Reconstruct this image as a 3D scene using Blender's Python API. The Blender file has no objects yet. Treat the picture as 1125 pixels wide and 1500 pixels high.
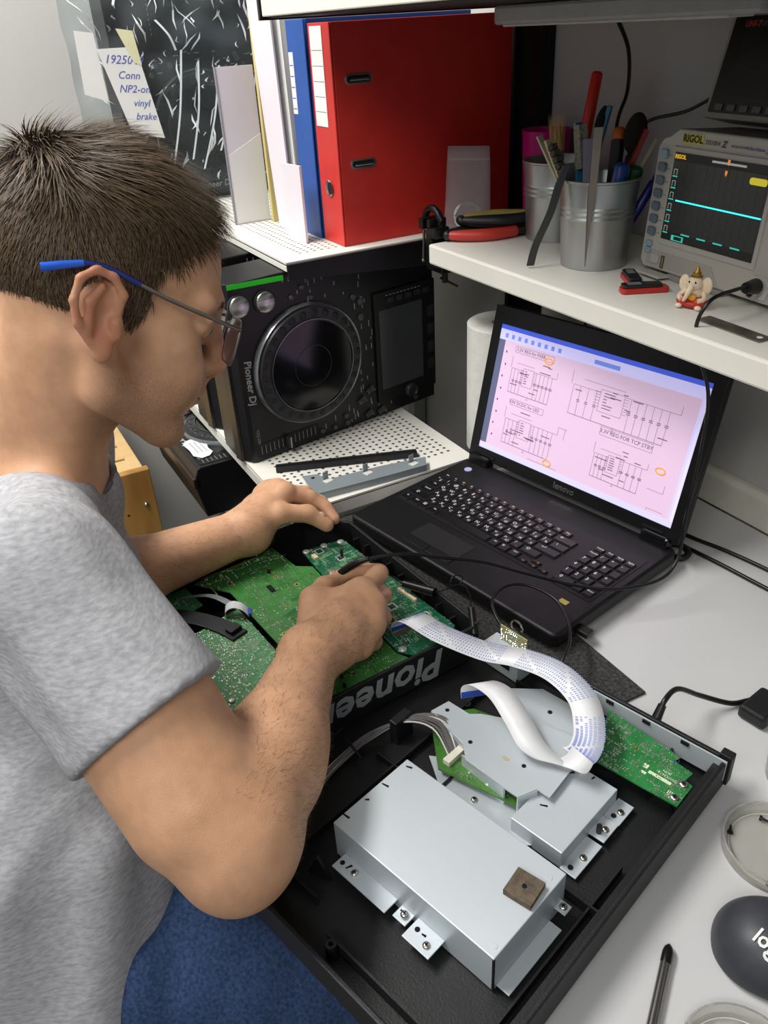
import bpy, bmesh, math, random
import numpy as np
from mathutils import Matrix, Vector
random.seed(7); np.random.seed(7)
SC = bpy.context.scene
COL = SC.collection
# ---------------------------------------------------------------- camera
cam_d = bpy.data.cameras.new('camera'); cam = bpy.data.objects.new('camera', cam_d); COL.objects.link(cam)
cam_d.sensor_fit = 'VERTICAL'; cam_d.sensor_height = 36.0; cam_d.lens = 36.0*1169.83/1500.0; cam_d.clip_start = .01
CR = ((.483794, .873721, -.050549), (.436490, -.290948, -.851367), (-.758564, .389822, -.522129))
CC = (.903, -.407, 1.385)
cam.matrix_world = Matrix(((CR[0][0], -CR[1][0], -CR[2][0], CC[0]), (CR[0][1], -CR[1][1], -CR[2][1], CC[1]),
                           (CR[0][2], -CR[1][2], -CR[2][2], CC[2]), (0, 0, 0, 1)))
SC.camera = cam
# ---------------------------------------------------------------- world, lights, exposure
w = bpy.data.worlds.new('World'); SC.world = w; w.use_nodes = True
bg = w.node_tree.nodes['Background']; bg.inputs[0].default_value = (.93, .96, 1, 1); bg.inputs[1].default_value = .24
def area(name, loc, to, sx, sy, power, col):
    l = bpy.data.lights.new(name, 'AREA'); l.shape = 'RECTANGLE'; l.size = sx; l.size_y = sy; l.energy = power; l.color = col
    o = bpy.data.objects.new(name, l); COL.objects.link(o); o.location = loc
    o.rotation_euler = (Vector(to)-Vector(loc)).to_track_quat('-Z', 'Y').to_euler(); return o
area('ceiling_tube_light', (-.35, -.75, 2.5), (-.25, -.6, 0), 1.3, .35, 34, (1, .98, .95))
area('ceiling_tube_light_far', (1.5, -1.5, 2.5), (1.2, -1.2, 0), 1.3, .35, 16, (1, .98, .95))
vs = SC.view_settings; vs.view_transform = 'Standard'; vs.look = 'None'; vs.exposure = 0.58; vs.gamma = 1.0; vs.use_curve_mapping = False
# ---------------------------------------------------------------- materials
def lin(c):
    return tuple((x/12.92 if x <= .04045 else ((x+.055)/1.055)**2.4) for x in c)
def hx(s):
    return lin(tuple(int(s[i:i+2], 16)/255 for i in (0, 2, 4)))
MATS = {}
def pm(name, col, rough=.5, metal=0, var=.06, scale=40, bump=0, bscale=300, spec=.5, coat=0, trans=0, alpha=1, emit=0, stretch=(1, 1, 1), sss=0, col2=None, ior=1.45, detail=4):
    if name in MATS: return MATS[name]
    m = bpy.data.materials.new(name); m.use_nodes = True; nt = m.node_tree; N = nt.nodes; L = nt.links
    b = N['Principled BSDF']; c = hx(col) if isinstance(col, str) else col
    tc = N.new('ShaderNodeTexCoord'); mp = N.new('ShaderNodeMapping'); mp.inputs['Scale'].default_value = stretch
    L.new(tc.outputs['Object'], mp.inputs['Vector'])
    nz = N.new('ShaderNodeTexNoise'); nz.inputs['Scale'].default_value = scale; nz.inputs['Detail'].default_value = detail
    L.new(mp.outputs[0], nz.inputs['Vector'])
    mx = N.new('ShaderNodeMix'); mx.data_type = 'RGBA'
    c2 = hx(col2) if col2 else None
    mx.inputs[6].default_value = (*([x*(1-var) for x in c]), 1); mx.inputs[7].default_value = (*(c2 if c2 else [min(1, x*(1+var)) for x in c]), 1)
    if c2: mx.inputs[6].default_value = (*c, 1)
    rr = N.new('ShaderNodeMapRange'); rr.inputs[1].default_value = .3; rr.inputs[2].default_value = .7
    L.new(nz.outputs['Fac'], rr.inputs[0]); L.new(rr.outputs[0], mx.inputs[0])
    L.new(mx.outputs[2], b.inputs['Base Color'])
    b.inputs['Roughness'].default_value = rough; b.inputs['Metallic'].default_value = metal; b.inputs['Specular IOR Level'].default_value = spec
    b.inputs['Coat Weight'].default_value = coat; b.inputs['Transmission Weight'].default_value = trans; b.inputs['Alpha'].default_value = alpha; b.inputs['IOR'].default_value = ior
    if sss:
        b.inputs['Subsurface Weight'].default_value = sss; b.inputs['Subsurface Radius'].default_value = (.012, .005, .003); b.inputs['Subsurface Scale'].default_value = .6
    if emit:
        L.new(mx.outputs[2], b.inputs['Emission Color']); b.inputs['Emission Strength'].default_value = emit
    if bump:
        n2 = N.new('ShaderNodeTexNoise'); n2.inputs['Scale'].default_value = bscale; n2.inputs['Detail'].default_value = 3; L.new(mp.outputs[0], n2.inputs['Vector'])
        bp = N.new('ShaderNodeBump'); bp.inputs['Strength'].default_value = bump; bp.inputs['Distance'].default_value = .001
        L.new(n2.outputs['Fac'], bp.inputs['Height']); L.new(bp.outputs[0], b.inputs['Normal'])
    MATS[name] = m; return m
def perforated(name, col, pitch, rad, x0, x1, y0, y1):
    """white sheet metal with a grid of small punched holes inside a rectangle of local x, y"""
    m = pm(name, col, .45, 0, .03, 12); N = m.node_tree.nodes; L = m.node_tree.links
    tc = N.new('ShaderNodeTexCoord'); sp = N.new('ShaderNodeSeparateXYZ'); L.new(tc.outputs['Object'], sp.inputs[0])
    def M(op, a, b=None, c=None):
        n = N.new('ShaderNodeMath'); n.operation = op
        for i, q in enumerate((a, b, c)):
            if q is None: continue
            if isinstance(q, (int, float)): n.inputs[i].default_value = q
            else: L.new(q, n.inputs[i])
        return n.outputs[0]
    def cell(s): return M('SUBTRACT', M('FRACT', M('DIVIDE', s, pitch)), .5)
    d = M('SQRT', M('ADD', M('POWER', cell(sp.outputs[0]), 2), M('POWER', cell(sp.outputs[1]), 2)))
    f = M('LESS_THAN', d, rad/pitch)
    for s, lo, hi in ((sp.outputs[0], x0, x1), (sp.outputs[1], y0, y1)):
        f = M('MULTIPLY', f, M('MULTIPLY', M('GREATER_THAN', s, lo), M('LESS_THAN', s, hi)))
    b = N['Principled BSDF']; old = b.inputs['Base Color'].links[0].from_socket
    mx = N.new('ShaderNodeMix'); mx.data_type = 'RGBA'; L.new(f, mx.inputs[0]); L.new(old, mx.inputs[6]); mx.inputs[7].default_value = (.08, .08, .075, 1)
    L.new(mx.outputs[2], b.inputs['Base Color']); return m
# ---------------------------------------------------------------- mesh builder
class MB:
    def __init__(s, M=None): s.v = []; s.f = []; s.M = M or Matrix()
    def add(s, vs, fs, M=None):
        T = s.M @ M if M is not None else s.M
        o = len(s.v); s.v += [tuple(T @ Vector(p)) for p in vs]; s.f += [tuple(i+o for i in f) for f in fs]; return s
    def box(s, c, d, rz=0, M=None):
        x, y, z = d[0]/2, d[1]/2, d[2]/2
        vs = [(a, b, e) for e in (-z, z) for b in (-y, y) for a in (-x, x)]
        T = Matrix.Translation(c) @ Matrix.Rotation(rz, 4, 'Z')
        return s.add(vs, [(0, 2, 3, 1), (4, 5, 7, 6), (0, 1, 5, 4), (2, 6, 7, 3), (0, 4, 6, 2), (1, 3, 7, 5)], (M @ T) if M is not None else T)
    def prism(s, poly, z0, z1, M=None):
        n = len(poly); a = sum(poly[i][0]*poly[(i+1) % n][1]-poly[(i+1) % n][0]*poly[i][1] for i in range(n))
        if a < 0: poly = poly[::-1]
        vs = [(x, y, z0) for x, y in poly]+[(x, y, z1) for x, y in poly]
        fs = [tuple(range(n-1, -1, -1)), tuple(range(n, 2*n))]+[(i, (i+1) % n, n+(i+1) % n, n+i) for i in range(n)]
        return s.add(vs, fs, M)
    def lathe(s, prof, n=32, M=None, cap=True):
        vs = []; fs = []
        for r, z in prof:
            for i in range(n): a = 2*math.pi*i/n; vs.append((r*math.cos(a), r*math.sin(a), z))
        for k in range(len(prof)-1):
            for i in range(n): j = (i+1) % n; fs.append((k*n+i, k*n+j, (k+1)*n+j, (k+1)*n+i))
        if cap: fs.append(tuple(range(n-1, -1, -1))); m = (len(prof)-1)*n; fs.append(tuple(m+i for i in range(n)))
        return s.add(vs, fs, M)
    def cyl(s, p0, p1, r0, r1=None, n=16):
        p0 = Vector(p0); p1 = Vector(p1); d = p1-p0
        return s.lathe([(r0, 0), (r0 if r1 is None else r1, d.length)], n, Matrix.Translation(p0) @ d.to_track_quat('Z', 'Y').to_matrix().to_4x4())
    def tube(s, pts, r, n=8, flat=None):
        pts = [Vector(p) for p in pts]; vs = []; fs = []; up = Vector((0, 0, 1)); m = len(pts)
        for k, p in enumerate(pts):
            t = (pts[min(k+1, m-1)]-pts[max(k-1, 0)]).normalized()
            a = t.cross(up)
            a = a.normalized() if a.length > 1e-3 else Vector((1, 0, 0)); b = a.cross(t).normalized()
            rr = r[k] if isinstance(r, (list, tuple)) else r
            for i in range(n):
                q = 2*math.pi*i/n; vs.append(tuple(p+a*(rr*math.cos(q))+b*(rr*math.sin(q)*(flat or 1))))
        for k in range(m-1):
            for i in range(n): j = (i+1) % n; fs.append((k*n+i, k*n+j, (k+1)*n+j, (k+1)*n+i))
        fs.append(tuple(range(n-1, -1, -1))); fs.append(tuple((m-1)*n+i for i in range(n)))
        return s.add(vs, fs)
    def ell(s, c, r, nu=16, nv=10, M=None):
        vs = [(0, 0, -1)]; fs = []
        for k in range(1, nv):
            t = math.pi*k/nv
            for i in range(nu): a = 2*math.pi*i/nu; vs.append((math.sin(t)*math.cos(a), math.sin(t)*math.sin(a), -math.cos(t)))
        vs.append((0, 0, 1)); last = len(vs)-1
        for i in range(nu): j = (i+1) % nu; fs.append((0, 1+j, 1+i)); fs.append((last, last-nu+i, last-nu+j))
        for k in range(nv-2):
            for i in range(nu): j = (i+1) % nu; o = 1+k*nu; fs.append((o+i, o+j, o+nu+j, o+nu+i))
        T = Matrix.Translation(c) @ Matrix.Diagonal((*r, 1))
        return s.add(vs, fs, (M @ T) if M is not None else T)
    def strip(s, pts, side, wid):
        """ribbon: centre line pts, side vectors, width"""
        vs = []
        for k, p in enumerate(pts):
            sd = Vector(side[k] if isinstance(side, list) else side)*(wid/2); p = Vector(p); vs += [tuple(p-sd), tuple(p+sd)]
        return s.add(vs, [(2*k, 2*k+1, 2*k+3, 2*k+2) for k in range(len(pts)-1)])
    def build(s, name, mat, parent=None, smooth=0, bevel=0, seg=2, thick=0, sub=0):
        me = bpy.data.meshes.new(name); me.from_pydata(s.v, [], s.f); me.update()
        if smooth:
            me.polygons.foreach_set('use_smooth', [True]*len(me.polygons)); me.set_sharp_from_angle(angle=math.radians(smooth))
        me.materials.append(mat); o = bpy.data.objects.new(name, me); COL.objects.link(o)
        if parent is not None: o.parent = parent
        if thick: md = o.modifiers.new('s', 'SOLIDIFY'); md.thickness = thick; md.offset = 0
        if sub: md = o.modifiers.new('u', 'SUBSURF'); md.levels = sub; md.render_levels = sub
        if bevel: md = o.modifiers.new('b', 'BEVEL'); md.width = bevel; md.segments = seg; md.limit_method = 'ANGLE'; md.angle_limit = math.radians(40)
        return o
def tag(o, label, cat, group=None, kind=None):
    o['label'] = label; o['category'] = cat
    if group: o['group'] = group
    if kind: o['kind'] = kind
    return o
def struct(o, label, cat): o['label'] = label; o['category'] = cat; o['kind'] = 'structure'; return o
def thing(name, label, cat, loc=(0, 0, 0), rz=0, group=None, M=None):
    o = bpy.data.objects.new(name, None); COL.objects.link(o); o.empty_display_size = .02
    if M is not None: o.matrix_world = M
    else: o.location = loc; o.rotation_euler = (0, 0, rz)
    return tag(o, label, cat, group)
def stuff(o): o['kind'] = 'stuff'; return o
def frame(o, x, y, z): # matrix from origin and axes
    x, y, z = Vector(x), Vector(y), Vector(z)
    return Matrix(((x.x, y.x, z.x, o[0]), (x.y, y.y, z.y, o[1]), (x.z, y.z, z.z, o[2]), (0, 0, 0, 1)))
def text_mesh(items, extrude=.0002):
    """items: (string, size, matrix[, shear, width]) -> MB with the filled letter shapes"""
    mb = MB()
    for it in items:
        cu = bpy.data.curves.new('t', 'FONT'); cu.body = it[0]; cu.size = it[1]; cu.align_x = 'CENTER'; cu.align_y = 'CENTER'; cu.resolution_u = 2; cu.extrude = extrude
        if len(it) > 3: cu.shear = it[3]
        if len(it) > 4: cu.offset = it[4]
        to = bpy.data.objects.new('t', cu); me = bpy.data.meshes.new_from_object(to)
        mb.add([tuple(v.co) for v in me.vertices], [tuple(p.vertices) for p in me.polygons], it[2])
        bpy.data.objects.remove(to); bpy.data.curves.remove(cu); bpy.data.meshes.remove(me)
    return mb
def TR(x, y, z=0, rz=0): return Matrix.Translation((x, y, z)) @ Matrix.Rotation(rz, 4, 'Z')
def spline(pts, n=8):
    P = [Vector(p) for p in pts]; out = []
    for i in range(len(P)-1):
        a = P[max(i-1, 0)]; b = P[i]; c = P[i+1]; d = P[min(i+2, len(P)-1)]
        for k in range(n):
            t = k/n; out.append(.5*((2*b)+(c-a)*t+(2*a-5*b+4*c-d)*t*t+(3*b-a-3*c+d)*t**3))
    out.append(P[-1]); return out
def rrect(x0, y0, x1, y1, r, n=4):
    o = []
    for cx, cy, a0 in ((x1-r, y0+r, -90), (x1-r, y1-r, 0), (x0+r, y1-r, 90), (x0+r, y0+r, 180)):
        for k in range(n+1): a = math.radians(a0+90*k/n); o.append((cx+r*math.cos(a), cy+r*math.sin(a)))
    return o
# common materials
WHITE = pm('white_laminate', 'bdbdbd', .38, 0, .03, 6)
BLACKP = pm('black_plastic', '17181a', .42, 0, .15, 60, .15, 900)
BLACKG = pm('black_gloss', '0c0c0e', .12, 0, .1, 30)
BLACKM = pm('black_metal', '131314', .35, .3, .1, 50)
STEEL = pm('zinc_sheet', 'b4bcbf', .36, .75, .05, 9, .05, 60)
SCREW = pm('screw_steel', 'c9c5bb', .25, 1, .1, 100)
DARKHOLE = pm('dark_hole', '060606', .9, 0, .05)
SILVER = pm('silver_metal', 'c4c4c4', .2, 1, .05, 80)
WPRINT = pm('white_print', 'd6d6d4', .5, 0, .03)
# ---------------------------------------------------------------- the room
WB = .50; WL = -1.12
WALLM = pm('wall_paint', 'b9b8b4', .75, 0, .03, 3, .08, 150)
struct(MB().box((.4, -.7, -.02), (4.6, 3.2, .04)).build('floor', pm('floor_grey', '5c5a57', .6, 0, .12, 8)), 'grey floor of the workshop', 'floor')
struct(MB().box((.4, WB+.03, 1.3), (4.6, .06, 2.6)).build('wall_back', WALLM), 'light grey wall behind the shelves', 'wall')
struct(MB().box((WL-.03, -.7, 1.3), (.06, 2.5, 2.6)).build('wall_left', WALLM), 'light grey end wall left of the rack', 'wall')
t = MB(); t.prism([(WB, .75), (WB-.016, .75), (WB-.016, .796), (WB-.010, .803), (WB, .803)], -.02, 2.2, Matrix(((0, 0, 1, 0), (1, 0, 0, 0), (0, 1, 0, 0), (0, 0, 0, 1))))
struct(t.build('trim_1', pm('trim_cream', 'd3d0c2', .5, 0, .03), bevel=.002), 'cream trim strip along the wall above the desk', 'trim')
# desk
dk = thing('desk', 'white laminate workbench desk with raw chipboard front edge', 'desk', (0, 0, 0))
MB().box((.89, .096, .7425), (1.85, .772, .015)).build('desk_top', WHITE, dk, bevel=.001)
MB().box((.89, .097, .723), (1.846, .766, .024)).build('chipboard_core', pm('chipboard', 'b08d55', .85, 0, .5, 160, .6, 300), dk)
for x in (.02, 1.75):
    for y in (-.24, .44): MB().box((x, y, .355), (.05, .05, .71)).build('leg', pm('leg_grey', '8d8f90', .5), dk, bevel=.002)
# ---------------------------------------------------------------- shelving
SHW = pm('shelf_white', 'dedcd2', .42, 0, .03, 8)
rk = thing('shelf_rack', 'white perforated metal shelf rack carrying binders and black decks', 'shelf')
def sheet_shelf(x0, x1, y0, y1, z, lip, name='perforated_shelf'):
    m = perforated('perf_%d' % int(z*1000), 'dedcd2', .0125, .0028, x0+.035, x1-.035, y0+.03, y1-.02)
    s = MB(); s.box(((x0+x1)/2, (y0+y1)/2, z-.0015), (x1-x0, y1-y0, .003))
    s.box(((x0+x1)/2, y0+.001, z-lip/2-.003), (x1-x0, .002, lip-.006)); s.box(((x0+x1)/2, y1-.001, z-lip/2-.003), (x1-x0, .002, lip-.006))
    for x in (x0+.001, x1-.001): s.box((x, (y0+y1)/2, z-lip/2-.003), (.002, y1-y0-.004, lip-.006))
    return s.build(name, m, rk)
sheet_shelf(-1.1, -.24, .04, .46, 1.085, .0135); sheet_shelf(-1.1, -.053, -.066, .255, .775, .024); sheet_shelf(-1.1, -.30, -.066, .30, .603, .024)
b = MB(); b.prism([(.04, 1.083), (.04, 1.060), (.25, 1.045), (.47, 1.030), (.47, 1.083)], -.2395, -.232, Matrix(((0, 0, 1, 0), (1, 0, 0, 0), (0, 1, 0, 0), (0, 0, 0, 1))))
b.build('shelf_bracket', BLACKM, rk, bevel=.001)
for x, y in ((-1.08, .48), (-.62, .48)): MB().box((x, y, .53), (.03, .03, 1.06)).build('post', pm('post_grey', 'a0a2a2', .5), rk)
for y in (-.04, .28): MB().box((-.31, y, .29), (.028, .02, .58)).build('post', pm('post_grey', 'a0a2a2', .5), rk)
MB().box((-.08, .12, .375), (.03, .03, .74)).build('support_block', pm('post_grey', 'a0a2a2', .5), rk)
us = thing('upper_shelf', 'cream fronted upper shelf hanging above the red binder', 'shelf')
MB().box((.62, .275, 1.412), (1.76, .43, .03)).build('shelf_board', pm('shelf_black_shaded', '1d1c1b', .6), us)  # near-black colour carries the shadow on the shelf's underside
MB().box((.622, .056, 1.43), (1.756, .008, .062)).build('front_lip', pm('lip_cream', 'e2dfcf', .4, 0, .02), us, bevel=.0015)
MB().box((-.262, .27, 1.42), (.006, .44, .05)).build('end_cap', BLACKM, us)
rs = thing('wall_shelf', 'white wall shelf carrying the oscilloscope and tin cans', 'shelf')
MB().box((.58, .365, 1.0855), (1.445, .268, .029)).build('shelf_board', SHW, rs, bevel=.003)
MB().box((-.13, .40, 1.060), (.012, .19, .024)).build('shelf_bracket', BLACKM, rs, bevel=.001)
pt = thing('upright_post', 'black steel upright post fixed to the wall between the shelves', 'post')
p = MB(); p.box((-.238, .491, 1.02), (.075, .016, 1.5)); p.build('channel', BLACKM, pt)
for dx in (-.042, .02): MB().box((-.226+dx, .478, 1.02), (.010, .012, 1.5)).build('flange', BLACKM, pt)
# ================================================================ laptop
LAPM = pm('laptop_black', '121213', .42, 0, .12, 90, .25, 1500, spec=.35)
FELT = pm('felt_grey', '3c3b3a', .95, 0, .55, 260, .9, 700, spec=.1)
f = MB(); f.prism([(-.036, .06), (-.03, -.26), (.455, -.26), (.469, .121), (.2, .122)], .7505, .7535)
tag(f.build('felt_mat', FELT), 'dark grey felt mat lying under the laptop and the open black shells', 'mat')
lp = thing('laptop', 'open black laptop showing pink schematic pages on the desk', 'laptop', (0, 0, .7537), math.radians(11.5))
D0 = .0263  # deck height
b = MB(); b.prism(rrect(0, 0, .378, .25, .010), .006, D0); body = b.build('base', LAPM, lp, smooth=40, bevel=.004, seg=3)
for x in (.03, .35):
    for y in (.03, .22): MB().cyl((x, y, 0), (x, y, .0065), .008).build('rubber_foot', BLACKP, lp)
k = MB(); k.prism(rrect(.012, .079, .366, .200, .004), D0-.0002, D0+.0006); k.build('keyboard_well', pm('well', '0d0d0e', .5), lp)
# keys
KEYM = pm('key_black', '101012', .33, 0, .1, 200)
KW, KH = .0178, .0172
legend = []; legend2 = []
def key(x, y, w, h, top=None, sub=None, icon=None):
    m = MB(); g = .0011; a = .0016
    x0, y0, x1, y1 = x+g, y+g, x+w-g, y+h-g; z0 = D0+.0006; z1 = D0+.0034
    vs = [(x0, y0, z0), (x1, y0, z0), (x1, y1, z0), (x0, y1, z0), (x0+a, y0+a, z1), (x1-a, y0+a, z1), (x1-a, y1-a, z1), (x0+a, y1-a, z1)]
    m.add(vs, [(0, 3, 2, 1), (4, 5, 6, 7), (0, 1, 5, 4), (1, 2, 6, 5), (2, 3, 7, 6), (3, 0, 4, 7)]); m.build('key', KEYM, lp)
    s = .0078 if (top and len(top) == 1) else .0042
    if top: legend.append((top, s, TR(x+(.3*w if len(top) == 1 else .5*w), y+.64*h, z1+.0001)))
    if sub: (legend2 if sub.startswith('*') else legend).append((sub.strip('*'), .0062 if len(sub.strip('*')) == 1 else .0036, TR(x+.66*w, y+.32*h, z1+.0001)))
def row(x, y, h, ks):
    for kk in ks:
        w = kk[0]*KW; key(x, y, w, h, *kk[1:]); x += w
y0 = .0825
row(.016, y0, KH, [(1, 'Fn'), (1.25, 'Ctrl'), (1, '\u229e'), (1, 'Alt')]); row(.016+4.25*KW, y0, KH, [(5.6,)]); row(.016+9.85*KW, y0, KH, [(1, 'Alt'), (1, '\u2261'), (1, 'Ctrl')])
row(.016, y0+KH, KH, [(2.2, '\u21e7')]+[(1, c, d) for c, d in zip('ZXCVBNM', '\u042f\u0427\u0421\u041c\u0418\u0422\u042c')]+[(1, '<', '\u0411'), (1, '>', '\u042e'), (1, '?', '.'), (1.75, '\u21e7')])
row(.016, y0+2*KH, KH, [(1.7, 'CapsLk')]+[(1, c, d) for c, d in zip('ASDFGHJKL', '\u0424\u042b\u0412\u0410\u041f\u0420\u041e\u041b\u0414')]+[(1, ':', '\u0416'), (1, '"', '\u042d'), (2.25, '\u21b5')])
row(.016, y0+3*KH, KH, [(1.4, 'Tab')]+[(1, c, d) for c, d in zip('QWERTYUIOP', '\u0419\u0426\u0423\u041a\u0415\u041d\u0413\u0428\u0429\u0417')]+[(1, '{', '\u0425'), (1, '}', '\u042a'), (1.55, '\\')])
row(.016, y0+4*KH, KH, [(1, '~', '\u0401')]+[(1, c, d) for c, d in zip('!@#$%^&*()', '1234567890')]+[(1, '_', '-'), (1, '+', '='), (1.95, '\u2190')])
row(.016, y0+5*KH, .0125, [(1, 'Esc')]+[(.93, 'F%d' % i, '*o') for i in range(1, 13)]+[(.9, 'Ins', '*P'), (.9, 'Del', '*S')])
xa = .016+12.85*KW
for i, c in enumerate('\u2190\u2193\u2192'): key(xa+i*KW*.95-.0, y0-.0, KW*.95, KH*.5, None, '*'+c)
key(xa+KW*.95, y0+KH*.5, KW*.95, KH*.5, None, '*\u2191')
xn = .016+16.05*KW; nw = (.364-xn)/4
num = [['0', None, '.', 'Enter'], ['1', '2', '3', None], ['4', '5', '6', '+'], ['7', '8', '9', None], ['NumLk', '/', '*', '-'], ['Home', 'End', 'PgUp', 'PgDn']]
for r, rr in enumerate(num):
    for c, t_ in enumerate(rr):
        if t_ is None and not (r in (1, 3) and c == 3): continue
        key(xn+c*nw, y0+r*KH, nw*(2 if t_ == '0' else 1), KH if r < 5 else .0125, t_)
stuff(text_mesh(legend, .00005).build('key_legends', WPRINT, lp)); stuff(text_mesh(legend2, .00005).build('orange_legends', pm('orange_print', 'b9672c', .5), lp))
tp = MB(); tp.prism(rrect(.1, .028, .19, .066, .002), D0-.0002, D0+.0004); tp.build('touchpad', pm('touchpad', '151516', .5, 0, .1, 300, .3, 2500), lp)
for x in (.1, .1455): MB().prism(rrect(x, .013, x+.0445, .0272, .0015), D0-.0002, D0+.001).build('touchpad_button', LAPM, lp, bevel=.0004)
MB().box((.344, .058, D0+.0002), (.012, .008, .0004)).build('sticker', pm('gold_sticker', '9c8a45', .4), lp)
MB().cyl((.03, .215, D0-.001), (.03, .215, D0+.0012), .006).build('power_button', pm('power', '9a93b8', .3, 0, .05, 10, emit=.3), lp)
MB().box((.386, .045, .013), (.016, .013, .007)).build('usb_dongle', BLACKP, lp, bevel=.001)
# lid (local frame: x along hinge, y up the lid, z towards the viewer)
ang = math.radians(75.6); HY = .2465
LM = frame((0, HY, D0), (1, 0, 0), (0, math.cos(ang), math.sin(ang)), (0, -math.sin(ang), math.cos(ang)))
b = MB(LM); b.prism(rrect(0, .006, .378, .2445, .010), -.014, -.0012); b.build('lid', LAPM, lp, smooth=40, bevel=.003)
sx0, sx1, sy0, sy1 = .0169, .3611, .0248, .2183
b = MB(LM)
for x0, y0_, x1, y1 in ((0.001, .007, sx0, .2435), (sx1, .007, .377, .2435), (sx0, .007, sx1, sy0), (sx0, sy1, sx1, .2435)): b.box(((x0+x1)/2, (y0_+y1)/2, 0), (x1-x0, y1-y0_, .003))
b.build('bezel', pm('bezel_gloss', '111113', .3, 0, .1, 60), lp)
for x in (.008, .326):
    MB(LM).box((x+.02, .004, .001), (.042, .018, .018)).build('hinge_cover', BLACKG, lp, bevel=.004)
for x in (.04, .338): MB(LM).box((x, .0155, .0018), (.03, .003, .002)).build('speaker_slot', DARKHOLE, lp)
text_mesh([('lenovo', .0135, LM @ TR(.189, .0155, .0018), 0, .0002)]).build('lenovo_logo', SILVER, lp)
# screen with its page
scr = MB(LM); scr.box(((sx0+sx1)/2, (sy0+sy1)/2, -.0006), (sx1-sx0, sy1-sy0, .0008))
SCRM = pm('screen_page', 'cdb1cb', .3, 0, .01, 3, emit=.36); scr.build('screen', SCRM, lp)
def emi(name, col, e=.45): return pm(name, col, .4, 0, .01, 3, emit=e)
SW, SH = sx1-sx0, sy1-sy0
def SP(u, v, z=0): return LM @ Matrix.Translation((sx0+u*SW, sy1-v*SH, z-.0001))
def srect(mb, u0, v0, u1, v1, z=0): mb.add([(sx0+u0*SW, sy1-v1*SH, z), (sx0+u1*SW, sy1-v1*SH, z), (sx0+u1*SW, sy1-v0*SH, z), (sx0+u0*SW, sy1-v0*SH, z)], [(0, 1, 2, 3)], LM)
Q = MB(); srect(Q, 0, 0, 1, .035); Q.build('title_bar', emi('screen_blue', '3f58c8', .5), lp)
Q = MB(); srect(Q, 0, .035, 1, .115); srect(Q, 0, .955, 1, 1); srect(Q, .975, .115, .985, .955); Q.build('tool_bar', emi('screen_bar', 'b9b4e0', .5), lp)
Q = MB(); srect(Q, 0, .115, .035, .95); Q.build('side_bar', emi('screen_side', '5b5f7c', .3), lp)
Q = MB(); srect(Q, .985, .115, 1, .955); Q.build('scroll_bar', emi('screen_scroll', 'cfc6e6', .4), lp)
Q = MB(); rnd = random.Random(3)
for i in range(9): u = .03+i*.036; srect(Q, u, .062, u+.016, .095, .0001)
srect(Q, .5, .065, .62, .095, .0001); stuff(Q.build('tool_icons', emi('screen_icon', '6f86d8', .4), lp))
LW = .0011
LN = MB()
def hl(u0, u1, v, w=LW): srect(LN, min(u0, u1), v-w, max(u0, u1), v+w, .00015)
def vl(u, v0, v1, w=LW): srect(LN, u-w*.56, min(v0, v1), u+w*.56, max(v0, v1), .00015)
def rc(u0, v0, u1, v1): hl(u0, u1, v0); hl(u0, u1, v1); vl(u0, v0, v1); vl(u1, v0, v1)
def circuit(u, v, w, h, seed, nb=5):
    r = random.Random(seed); hl(u, u+w, v+h, .0018); hl(u+.1*w, u+.55*w, v+.1*h); hl(u+.55*w, u+w, v+.22*h)
    rc(u+.3*w, v+.2*h, u+.55*w, v+.72*h); vl(u, v+.28*h, v+h); hl(u, u+.3*w, v+.28*h); vl(u-.03*w, v-.05*h, v+.28*h)
    for i in range(nb):
        x = u+w*(.62+.38*i/(nb-1)); vl(x, v+.22*h, v+.52*h); vl(x, v+.6*h, v+h); hl(x-.008, x+.008, v+.54*h, .003); hl(x-.008, x+.008, v+.58*h, .003)
    for i in range(3): x = u+w*(.08+.09*i); vl(x, v+.28*h, v+.6*h); vl(x, v+.68*h, v+h); hl(x-.007, x+.007, v+.62*h, .003); hl(x-.007, x+.007, v+.66*h, .003)
    for i in range(6):
        y = v+h*(.27+.07*i); hl(u+.24*w, u+.3*w, y); hl(u+.55*w, u+.6*w, y); hl(u+.34*w, u+.34*w+r.uniform(.03, .12)*w, y, .003)
    vl(u+.5*w, v+h, v+1.07*h); hl(u+.47*w, u+.53*w, v+1.07*h); hl(u+w, u+1.1*w, v+.22*h); vl(u+1.1*w, v+.02*h, v+.22*h)
    for i in range(8): a = u+r.uniform(0, .95)*w; y = v+r.uniform(-.05, .9)*h; hl(a, a+r.uniform(.02, .06), y, .0032)
circuit(.10, .23, .22, .26, 1); circuit(.43, .19, .44, .30, 2, 6); circuit(.12, .62, .26, .27, 3); circuit(.60, .63, .22, .24, 5, 4)
hl(.40, .45, .62); hl(.28, .44, .94); vl(.44, .62, .7); hl(.86, .93, .80); vl(.93, .74, .80); hl(.88, .95, .93); vl(.88, .93, .95)
for u0, v0, u1, v1 in ((.10, .135, .31, .18), (.13, .535, .31, .58), (.60, .50, .84, .56)): rc(u0, v0, u1, v1)
stuff(LN.build('schematic_lines', pm('screen_line', '84697e', .5, 0, .02), lp))
stuff(text_mesh([('3.3V REG for FXER', .0068, SP(.185, .158)), ('5.0V DCDC for LED', .0068, SP(.205, .558)), ('3.3V REG FOR TCP STBY', .0078, SP(.72, .53))], .00002).build('schematic_titles', pm('screen_text', '55435a', .5), lp))
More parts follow.
